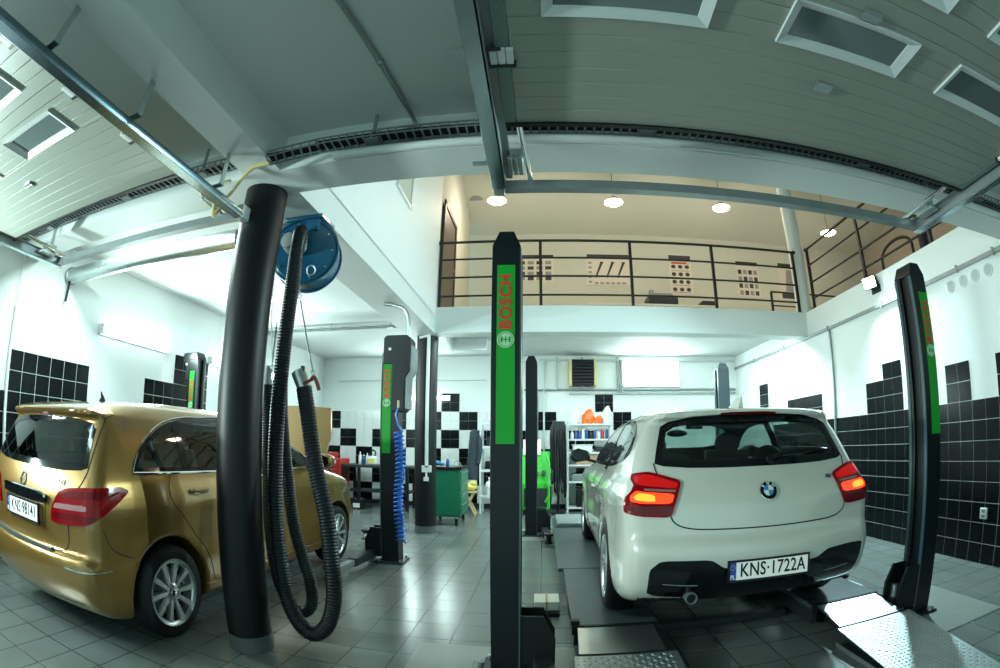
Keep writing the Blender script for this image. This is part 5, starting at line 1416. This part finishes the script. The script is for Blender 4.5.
# ---------------------------------------------------------------- back wall services
he = thing('wall_heater', 'black louvred unit heater with yellow sides high on the back wall', 'heater', (.83, YB-.2, 2.84))
MB().box(.56, 1.10, YB-.30, YB-.02, 2.57, 3.11).build('heater_case', 'black', he, bevel=.01)
MB().box(.535, .60, YB-.32, YB-.02, 2.56, 3.12).box(1.06, 1.115, YB-.32, YB-.02, 2.56, 3.12).build_each('side_panel', 'brass', he, bevel=.006)
for k in range(7):
    z = 2.63+k*.068
    MB().obox((.83, YB-.31, z), (.225,0,0), (0,.02,-.016), (0,.004,.005)).build('louvre', 'dark_grey', he)
MB().cyl((.82, YB-.2, 3.11), (.82, YB-.2, 3.17), .02).cyl((.82, YB-.2, 2.57), (.82, YB-.2, 2.50), .02).build_each('pipe_union', 'steel_dull', he)
def pipes(label, segs, r, m='frame', name='wall_pipe'):
    mb = MB()
    for a, b in segs: mb.cyl(a, b, r, n=10)
    return solo(mb, name, m, label, 'pipe', segs[0][0])
yp = YB-.05
pipes('pale heating pipe running along the top of the back wall', [((-.06, yp, 3.135), (4.30, yp, 3.135)), ((.02, yp, 3.135), (.02, yp, 1.2)), ((.28, yp, 3.2), (.28, yp, 2.5))], .022)
pipes('pale heating pipe running below the black heater on the back wall', [((-.40, yp, 2.50), (4.30, yp, 2.50)), ((1.60, yp, 3.2), (1.60, yp, 2.45)), ((1.68, yp-.03, 3.13), (1.68, yp-.03, 2.43)), ((-.12, yp, 2.50), (-.12, yp, 1.3))], .022, 'steel_dull')
solo(MB().box(.55, 4.3, YB-.05, YB, 2.40, 2.44), 'cable_trunking', 'steel_dull', 'thin grey trunking below the heater pipes on the back wall', 'trunking', (2.4, YB, 2.42))
solo(MB().cyl((-4.6, YB-.02, 2.72), (-1.2, YB-.02, 2.72), .012, n=8), 'wall_cable', 'frame', 'thin cable line along the back wall above the checker tiles', 'cable', (-2.9, YB, 2.72))

# ---------------------------------------------------------------- workshop furniture along the back
bn = thing('workbench', 'long dark workbench against the checkered back wall', 'workbench', (-3.3, 9.75, 0))
MB().box(-4.05, -2.55, 9.45, 10.15, .84, .89).build('bench_top', 'dark_grey', bn, bevel=.004)
MB().box(-3.98, -2.62, 9.55, 10.1, .34, .37).build('lower_shelf', 'dark_grey', bn)
for x in (-3.98, -2.65):
    for y in (9.50, 10.05): MB().box(x-.03, x+.03, y-.03, y+.03, 0, .84).build('leg', 'black', bn)
MB().box(-3.70, -3.64, 9.47, 9.52, 0, .84).build('leg', 'black', bn)
def bottle(label, x, y, z, r, h, m, capm='white_plastic', group=None, name='bottle'):
    t = thing(name, label, 'bottle', (x, y, z), group=group)
    MB().lathe([(r*.96, 0), (r, .01), (r, h*.62), (r*.75, h*.74), (r*.34, h*.82), (r*.32, h*.90)], (x, y, z), (0,0,1), 16).build('bottle_body', m, t)
    MB().cyl((x, y, z+h*.88), (x, y, z+h), r*.38, n=12).build('cap', capm, t)
    return t
for k, (x, h, m, l) in enumerate(((-3.74, .26, 'bag_white', 'white bottle at the end of the bottle row on the workbench'), (-3.66, .20, 'foil', 'dark blue bottle on the workbench'), (-3.58, .24, 'white_plastic', 'pale bottle behind the canister on the workbench'))):
    bottle(l, x, 9.75, .89, .035, h, m)
cn = thing('oil_canister', 'white and yellow canister with a handle on the workbench', 'canister', (-3.44, 9.7, .89))
MB().box(-3.53, -3.37, 9.62, 9.80, .891, 1.07).build('canister_body', 'bag_white', cn, bevel=.03)
MB().tube(smooth_path([(-3.40, 9.71, 1.06), (-3.39, 9.71, 1.16), (-3.46, 9.71, 1.19), (-3.51, 9.71, 1.10)], 5), .016, 8).build('canister_handle', 'black', cn)
MB().box(-3.52, -3.38, 9.615, 9.622, .93, 1.02).build('canister_label', 'yellow', cn)
bt = thing('car_battery', 'black car battery with a white side under the workbench', 'battery', (-3.68, 9.6, 0))
MB().box(-3.80, -3.56, 9.40, 9.58, 0, .20).build('battery_case', 'black', bt, bevel=.01)
MB().box(-3.77, -3.62, 9.392, 9.40, .03, .12).build('battery_label', 'bag_white', bt)
MB().cyl((-3.75, 9.49, .2), (-3.75, 9.49, .225), .014).cyl((-3.61, 9.49, .2), (-3.61, 9.49, .225), .014).build_each('terminal', 'steel_dull', bt)
rc = thing('tool_cabinet', 'red tool cabinet beyond the bonnet of the gold car', 'tool cabinet', (-4.35, 9.7, 0))
MB().box(-4.74, -4.06, 9.45, 9.95, .10, 1.0).build('cabinet_body', 'red', rc, bevel=.015)
MB().box(-4.72, -4.30, 9.46, 9.90, 1.0, 1.12).build('top_tray', 'red', rc, bevel=.02)
for k in range(5):
    dr = MB().box(-4.70, -4.10, 9.43, 9.452, .15+k*.165, .30+k*.165).build('drawer', 'red', rc, bevel=.004)
    MB().box(-4.62, -4.18, 9.415, 9.43, .27+k*.165, .285+k*.165).build('drawer_handle', 'steel', dr)
MB().box(-4.40, -4.16, 9.424, 9.43, .90, .97).build('cabinet_label', 'bag_white', rc)
for x in (-4.68, -4.12):
    for y in (9.5, 9.9): MB().cyl((x-.02, y, .05), (x+.02, y, .05), .05, n=14).build('caster', 'rubber', rc)
# green tool cart
gc = thing('tool_cart', 'dark green tool cart on casters behind the black pillar', 'tool cart', (-1.55, 8.45, 0))
x0, x1, y0, y1 = -1.90, -1.34, 8.0, 8.85
MB().box(x0, x1, y0, y1, .15, .93).build('cart_body', 'cart_green', gc, bevel=.012)
MB().box(x0-.02, x1+.02, y0-.02, y1+.02, .93, .97).box(x0-.02, x0+.0, y0-.02, y1+.02, .97, .99).box(x1, x1+.02, y0-.02, y1+.02, .97, .99).build('cart_top', 'black', gc, bevel=.006)
for k in range(4): 
    dr = MB().box(x1-.001, x1+.012, y0+.04, y1-.04, .20+k*.18, .36+k*.18).build('drawer', 'cart_green', gc, bevel=.004)
    MB().box(x1+.012, x1+.03, y0+.12, y1-.12, .325+k*.18, .345+k*.18).build('drawer_handle', 'steel_dull', dr)
MB().box(x0+.02, x1-.02, y0-.008, y0, .18, .90).build('front_panel', 'cart_green', gc, bevel=.006)
for x in (x0+.07, x1-.07):
    for y in (y0+.08, y1-.08):
        w = MB().cyl((x-.02, y, .055), (x+.02, y, .055), .055, n=18).build('caster', 'rubber', gc)
        MB().box(x-.035, x-.025, y-.03, y+.03, .05, .15).box(x+.025, x+.035, y-.03, y+.03, .05, .15).box(x-.035, x+.035, y-.03, y+.03, .14, .155).cyl((x-.022, y, .055), (x+.022, y, .055), .02, n=10).build('caster_fork', 'steel_dull', w)
solo(MB().ball((-1.78, 8.2, 1.03), .09, .08, .045, 8).ball((-1.70, 8.25, 1.01), .06, .07, .03, 8), 'blue_rag', 'blueish', 'crumpled blue rag lying on the green tool cart', 'rag', (-1.76, 8.2, .99))
bottle('small white spray bottle beside the blue rag on the green cart', -1.60, 8.3, .97, .03, .16, 'foil')
solo(MB().tube(smooth_path([(-1.50, 8.3, .985), (-1.48, 8.32, 1.05), (-1.42, 8.34, 1.06), (-1.38, 8.36, .985)], 5), .008, 8).cyl((-1.5, 8.3, .98), (-1.36, 8.3, .98), .009, n=8), 'wire_bracket', 'steel_dull', 'bent steel rod tool on the far corner of the green cart', 'tool', (-1.44, 8.3, .97))
# pale wire rack with a jacket
rk = thing('storage_rack', 'narrow pale metal rack with a dark jacket hung on its side', 'rack', (-.98, 9.75, 0))
for x in (-1.20, -.74):
    for y in (9.55, 9.95): MB().box(x-.018, x+.018, y-.018, y+.018, 0, 1.86).build('upright', 'frame', rk)
for z in (.35, .85, 1.30, 1.76):
    s = MB().box(-1.20, -.74, 9.54, 9.56, z-.03, z+.02).box(-1.20, -.74, 9.94, 9.96, z-.03, z+.02)
    for k in range(7): s.box(-1.21+k*.075, -1.19+k*.075, 9.55, 9.95, z-.008, z)
    s.build('shelf', 'frame', rk)
solo(MB().box(-1.12, -.80, 9.6, 9.9, .851, 1.02).box(-1.10, -.82, 9.59, 9.61, .90, 1.0), 'parts_box', 'black', 'black box on the middle shelf of the narrow pale rack', 'box', (-.96, 9.75, .85), bevel=.01)
solo(MB().box(-1.10, -.82, 9.6, 9.9, 1.301, 1.50), 'parts_box', 'dark_grey', 'dark box on the upper shelf of the narrow pale rack', 'box', (-.96, 9.75, 1.30), bevel=.01)
solo(MB().ball((-.95, 9.75, 1.835), .13, .12, .08, 8).ball((-.85, 9.8, 1.82), .07, .08, .06, 8), 'cloth_bundle', 'bag_white', 'pale cloth bundle on top of the narrow pale rack', 'cloth', (-.95, 9.75, 1.76))
bottle('white plastic jug on the lowest shelf of the narrow pale rack', -1.02, 9.65, .351, .10, .36, 'bag_white')
jk = MB(); n = 14
rows = [(1.64, .035, .05), (1.58, .10, .08), (1.40, .125, .085), (1.15, .12, .08), (.95, .135, .09), (.72, .13, .085), (.66, .11, .07)]
vs = []
for z, a, b in rows:
    for k in range(n):
        t = 2*PI*k/n; q = 1+.14*math.sin(3*t+z*9); vs.append((-1.33+a*q*math.cos(t)+.02*math.sin(z*6), 9.62+b*q*math.sin(t), z))
jk.add(vs, [(i*n+k, i*n+(k+1) % n, (i+1)*n+(k+1) % n, (i+1)*n+k) for i in range(len(rows)-1) for k in range(n)]+[tuple(range(n))[::-1], tuple((len(rows)-1)*n+k for k in range(n))])
jt = thing('jacket', 'dark blue grey work jacket hanging on the pale rack', 'jacket', (-1.33, 9.62, .66))
jk.build('jacket_body', 'cloth', jt, smooth=70)
MB().tube(smooth_path([(-1.24, 9.56, 1.52), (-1.21, 9.53, 1.30), (-1.23, 9.54, 1.05), (-1.25, 9.53, .98)], 6), [.05]*6+[.045]*6+[.04]*7, 10).build('sleeve', 'cloth', jt)
ch = thing('wooden_stool', 'small folding wooden stool with a yellow sack beside the green cart', 'stool', (-1.40, 9.45, 0))
for s in (-1, 1):
    MB().bar((-1.40+s*.13, 9.35, 0), (-1.40-s*.09, 9.35, .42), .035, .025, (0,1,0)).build('leg', 'wood', ch)
    MB().bar((-1.40+s*.13, 9.58, 0), (-1.40-s*.09, 9.58, .42), .035, .025, (0,1,0)).build('leg', 'wood', ch)
MB().box(-1.56, -1.24, 9.32, 9.62, .42, .45).build('seat', 'wood', ch, bevel=.005)
solo(MB().ball((-1.40, 9.46, .53), .15, .13, .085, 8).ball((-1.32, 9.42, .60), .07, .07, .06, 8), 'yellow_sack', 'yellow', 'slumped yellow sack on the wooden stool', 'sack', (-1.40, 9.46, .45))
# lime green service machine
gm = thing('service_machine', 'lime green service machine with a pale screen behind the slim lift post', 'service machine', (-.10, 9.7, 0))
MB().box(-.42, .14, 9.45, 9.95, .10, .60).prism([(9.45, .60), (9.95, .60), (9.95, 1.22), (9.62, 1.22)], (-.42, 0, 0), (0,1,0), (0,0,1), (.56, 0, 0)).build('machine_case', 'lime', gm, bevel=.03)
MB().box(-.36, .08, 9.435, 9.45, .16, .52).build('front_grille', 'dark_grey', gm)
MB().prism([(9.56, 1.15), (9.63, 1.13), (9.68, 1.45), (9.62, 1.45)], (-.38, 0, 0), (0,1,0), (0,0,1), (.34, 0, 0)).build('screen_housing', 'white_plastic', gm, bevel=.01)
MB().prism([(9.555, 1.18), (9.56, 1.18), (9.622, 1.42), (9.617, 1.42)], (-.35, 0, 0), (0,1,0), (0,0,1), (.28, 0, 0)).build('screen', 'screen', gm)
MB().tube(smooth_path([(.04, 9.50, 1.20), (.12, 9.42, .95), (.05, 9.40, .7), (.12, 9.42, .45), (.04, 9.42, .25)], 6), .018, 8).build('service_hose', 'lime', gm)
MB().cyl((.02, 9.46, .80), (.02, 9.42, .82), .05, n=20).cyl((-.14, 9.47, .80), (-.14, 9.43, .82), .05, n=20).build_each('gauge', 'black', gm)
for x in (-.36, .08):
    for y in (9.5, 9.9): MB().cyl((x-.02, y, .05), (x+.02, y, .05), .05, n=14).build('caster', 'rubber', gm)
hk = thing('cable_stand', 'black stand draped with test cables beside the lime green machine', 'cable stand', (.30, 9.65, 0))
MB().cyl((.30, 9.7, 0), (.30, 9.7, 1.80), .025).box(.16, .44, 9.68, 9.72, 1.70, 1.74).box(.18, .42, 9.5, 9.85, 0, .04).build('stand', 'black', hk)
MB().box(.18, .42, 9.60, 9.76, 1.60, 1.80).build('cable_box', 'dark_grey', hk, bevel=.01)
random.seed(11)
for k in range(14):
    x = .16+.019*k; zb = random.uniform(.35, .9); yy = 9.60-.02*(k % 3)
    MB().tube(smooth_path([(x, yy+.06, 1.72), (x-.02, yy, 1.45), (x+random.uniform(-.02,.03), yy-.02, (zb+1.4)/2), (x+.01, yy, zb), (x+.04, yy-.01, zb+.10), (x+.03, yy, 1.2), (x+.02, yy+.06, 1.71)], 5), .014, 6).build('test_cable', 'black' if k % 5 else 'dark_grey', hk)
# storage shelf
sh = thing('storage_shelf', 'pale steel shelf unit with bottles and bags against the back wall', 'shelf unit', (.93, 10.05, 0))
for x in (.49, 1.37):
    for y in (9.86, 10.30): MB().box(x-.02, x+.02, y-.02, y+.02, 0, 1.80).build('upright', 'frame', sh)
for z in (.10, .62, .95, 1.20, 1.46, 1.76):
    MB().box(.48, 1.38, 9.85, 10.31, z-.035, z).build('shelf_board', 'frame', sh, bevel=.003)
def bag(label, c, r, m, seed, name='plastic_bag'):
    random.seed(seed); mb = MB(); n = 12; vs = []; R = 7
    for i in range(R+1):
        t = i/R; rad = r[0]*(.75+.35*math.sin(t*2.6))*(1-.78*t**3)
        for k in range(n):
            a = 2*PI*k/n; q = 1+random.uniform(-.16, .16); vs.append((c[0]+rad*q*math.cos(a)+.04*t*t, c[1]+rad*.8*q*math.sin(a), c[2]+t*r[1]))
    mb.add(vs, [(i*n+k, i*n+(k+1) % n, (i+1)*n+(k+1) % n, (i+1)*n+k) for i in range(R) for k in range(n)]+[tuple(range(n))[::-1], tuple(R*n+k for k in range(n))])
    return solo(mb, name, m, label, 'bag', c, smooth=25)
bag('white plastic bag at the cable stand end on top of the shelf unit', (.62, 10.0, 1.761), (.11, .28), 'bag_white', 3)
bag('bright orange bag in the middle of the top of the shelf unit', (.90, 10.0, 1.761), (.13, .30), 'orange', 4)
bag('smaller bright orange bag beside the bigger orange one on the shelf unit', (1.10, 9.98, 1.761), (.10, .17), 'orange', 5)
bag('white crumpled bag at the white car end on top of the shelf unit', (1.27, 10.0, 1.761), (.10, .36), 'bag_white', 6)
bs = [(.58, .17, 'white_plastic'), (.66, .20, 'foil'), (.73, .16, 'foil'), (.80, .21, 'white_plastic'), (.87, .23, 'foil'), (.95, .18, 'dark_grey'), (1.03, .20, 'foil'), (1.11, .17, 'white_plastic'), (1.19, .22, 'red'), (1.28, .24, 'foil')]
lbl = {'white_plastic': 'white', 'foil': 'dark blue', 'dark_grey': 'dark grey', 'red': 'red'}
cnt = {}
for i, (x, h, m) in enumerate(bs):
    o = ['at the cable stand end', 'second from the cable stand end', 'third from the cable stand end', 'fourth from the cable stand end', 'fifth from the cable stand end', 'sixth from the cable stand end', 'seventh from the cable stand end', 'third from the white car end', 'second from the white car end', 'at the white car end'][i]
    bottle('%s bottle %s of the bottle shelf' % (lbl[m], o), x, 9.93, 1.461, .033, h, m, group='bottles on the upper shelf of the shelf unit')
solo(MB().box(.66, 1.20, 9.88, 10.25, .951, 1.14), 'carton', 'cardboard', 'brown cardboard box on the shelf unit behind the car mirror', 'box', (.93, 10.05, .95), bevel=.004)
solo(MB().box(.60, .98, 9.88, 10.2, 1.201, 1.34).box(.58, 1.0, 9.86, 10.22, 1.33, 1.35), 'storage_tray', 'white_plastic', 'pale tray above the brown cardboard box on the shelf unit', 'tray', (.79, 10.05, 1.2), bevel=.006)
solo(MB().box(1.05, 1.32, 9.88, 10.2, 1.201, 1.30), 'storage_tray', 'dark_grey', 'dark tray beside the pale one on the shelf unit', 'tray', (1.18, 10.05, 1.2), bevel=.006)
solo(MB().box(.58, .86, 9.88, 10.2, .621, .76).box(.90, 1.02, 9.88, 10.1, .621, .80), 'spare_parts', 'steel_dull', 'grey metal spare parts on the lower shelf of the shelf unit', 'spare parts', (.75, 10.05, .62), bevel=.01)
cr = thing('plastic_crate', 'black plastic crate at the bottom of the shelf unit', 'crate', (.95, 10.05, .1))
MB().box(.68, 1.22, 9.87, 10.25, .101, .13).box(.68, .70, 9.87, 10.25, .13, .46).box(1.20, 1.22, 9.87, 10.25, .13, .46).box(.70, 1.20, 9.87, 9.89, .13, .46).box(.70, 1.20, 10.23, 10.25, .13, .46).build('crate_body', 'black', cr)
MB().box(.66, 1.24, 9.86, 10.26, .44, .47).build('crate_rim', 'dark_grey', cr)
# ---------------------------------------------------------------- light
def area(name, loc, rot, sx, sy, power, col=(.86, 1, .97)):
    l = bpy.data.lights.new(name, 'AREA'); l.shape = 'RECTANGLE'; l.size = sx; l.size_y = sy; l.energy = power; l.color = col
    o = bpy.data.objects.new(name, l); COL.objects.link(o); o.location = loc; o.rotation_euler = rot
    return o
COOL = (.76, 1., .95)
for y, z, p in ((.45, 1.85, 160), (4.42, 2.48, 50), (6.75, 2.48, 55)): area('wall_lamp_light', (XL+.13, y, z), (0, math.radians(-90), 0), .14, 1.3, p, COOL)  # first entry is the light of the added unseen wall lamp
area('far_wall_lamp_light', (-2.62, YB-.13, 2.33), (math.radians(-90), 0, 0), 1.3, .14, 45, COOL)
area('beam_lamp_light', (-3.5, 2.84, ZC-.11), (0,0,0), 1.5, .14, 45, COOL)  # light of the added lamp hidden behind the beam
for x in (-.5, 1.5, 3.4): area('mezzanine_lamp_light', (x, 7.62, ZC-.11), (0,0,0), 1.3, .14, 46, COOL)  # light of the added lamps hidden under the mezzanine
area('panel_light', (2.33, YB-.08, 2.87), (math.radians(-90), 0, 0), 1.2, .5, 40, COOL)  # extra light added in front of the glowing wall panel
l = bpy.data.lights.new('floodlight_beam', 'SPOT'); l.energy = 560; l.spot_size = math.radians(150); l.spot_blend = .6; l.shadow_soft_size = .07; l.color = (.62, .95, 1.)
o = bpy.data.objects.new('floodlight_beam', l); COL.objects.link(o); o.location = (XR-.16, 5.06, 3.27)
o.rotation_euler = Vector((-.8, -.25, -.75)).to_track_quat('-Z', 'Y').to_euler()
l = bpy.data.lights.new('spotlight_beam', 'SPOT'); l.energy = 60; l.spot_size = math.radians(120); l.shadow_soft_size = .05; l.color = (.85, 1, .97)
o = bpy.data.objects.new('spotlight_beam', l); COL.objects.link(o); o.location = tuple(spot_q+spot_d*.03); o.rotation_euler = spot_d.to_track_quat('-Z', 'Y').to_euler()
for (x, y, z) in ((-.87, 8.8, 5.92), (1.43, 8.8, 5.88), (3.75, 8.9, 5.96), (6.42, 8.9, 5.66)):
    l = bpy.data.lights.new('pendant_light', 'POINT'); l.energy = 38; l.color = (1, .90, .72); l.shadow_soft_size = .15
    o = bpy.data.objects.new('pendant_light', l); COL.objects.link(o); o.location = (x, y, z)
w = bpy.data.worlds.new('dusk'); C.world = w; w.use_nodes = True
bg = w.node_tree.nodes['Background']; bg.inputs[0].default_value = (.50, .85, .84, 1); bg.inputs[1].default_value = .85

# ---------------------------------------------------------------- camera: full-frame fisheye
cam = bpy.data.cameras.new('camera'); co = bpy.data.objects.new('camera', cam); COL.objects.link(co); C.camera = co
C.render.engine = 'CYCLES'
F_, K_, YA, PT, RO, CX, CY = 499.093, .03275, .0542231, .11339357, -.003510819, 516.0975, 387.5289
cam.type = 'PANO'; cam.sensor_width = 36; cam.sensor_fit = 'HORIZONTAL'
cc = cam if hasattr(cam, 'panorama_type') else cam.cycles
cc.panorama_type = 'FISHEYE_LENS_POLYNOMIAL'
fm = F_*.036
cc.fisheye_fov = math.radians(175)
cc.fisheye_polynomial_k0 = 0; cc.fisheye_polynomial_k1 = -1/fm; cc.fisheye_polynomial_k2 = 0
cc.fisheye_polynomial_k3 = -K_/fm**3; cc.fisheye_polynomial_k4 = 0
cam.shift_x = -(CX-500)/1000; cam.shift_y = (CY-334)/668
R = Matrix.Rotation(YA, 3, 'Z') @ Matrix.Rotation(PT, 3, 'X') @ Matrix(((math.cos(RO),0,math.sin(RO)),(0,1,0),(-math.sin(RO),0,math.cos(RO))))
co.matrix_world = (R @ Matrix(((1,0,0),(0,0,-1),(0,1,0)))).to_4x4()
co.location = (0, 0, 1.36)
cam.clip_start = .01
C.cycles.max_bounces = 10; C.cycles.diffuse_bounces = 5; C.cycles.glossy_bounces = 5; C.cycles.transparent_max_bounces = 24
C.cycles.use_denoising = True; C.cycles.sample_clamp_indirect = 6; C.cycles.caustics_reflective = False
C.view_settings.view_transform = 'Standard'; C.view_settings.look = 'None'; C.view_settings.gamma = 1; C.view_settings.use_curve_mapping = False
C.view_settings.exposure = 0.54

# repeats of one kind share a group phrase
PHRASE = dict(lift_post='vehicle lift posts', lift_runway='lift runways under the white car', approach_ramp='approach ramps of the runways', door_track='overhead door tracks',
    track_cross_bar='bars joining the door tracks', cable_tray='wire cable trays', exhaust_hose='ribbed exhaust hoses', hanging_chain='chains below the blue fan',
    sectional_garage_door='raised garage doors', railing='black railings of the upper floor', arched_barrier='arched hoops of the gallery', poster='posters on the mezzanine wall',
    wall_pipe='heating pipes on the back wall', bottle='loose bottles in the workshop', parts_box='boxes on the narrow rack', plastic_bag='bags on top of the shelf unit',
    storage_tray='trays on the shelf unit', fluorescent_lamp='fluorescent lamps of the gold car bay')
for o in list(COL.objects):
    if o.parent is None and o.get('category') and not o.get('group'):
        k = o.name.split('.')[0]
        if k in PHRASE: o['group'] = PHRASE[k]
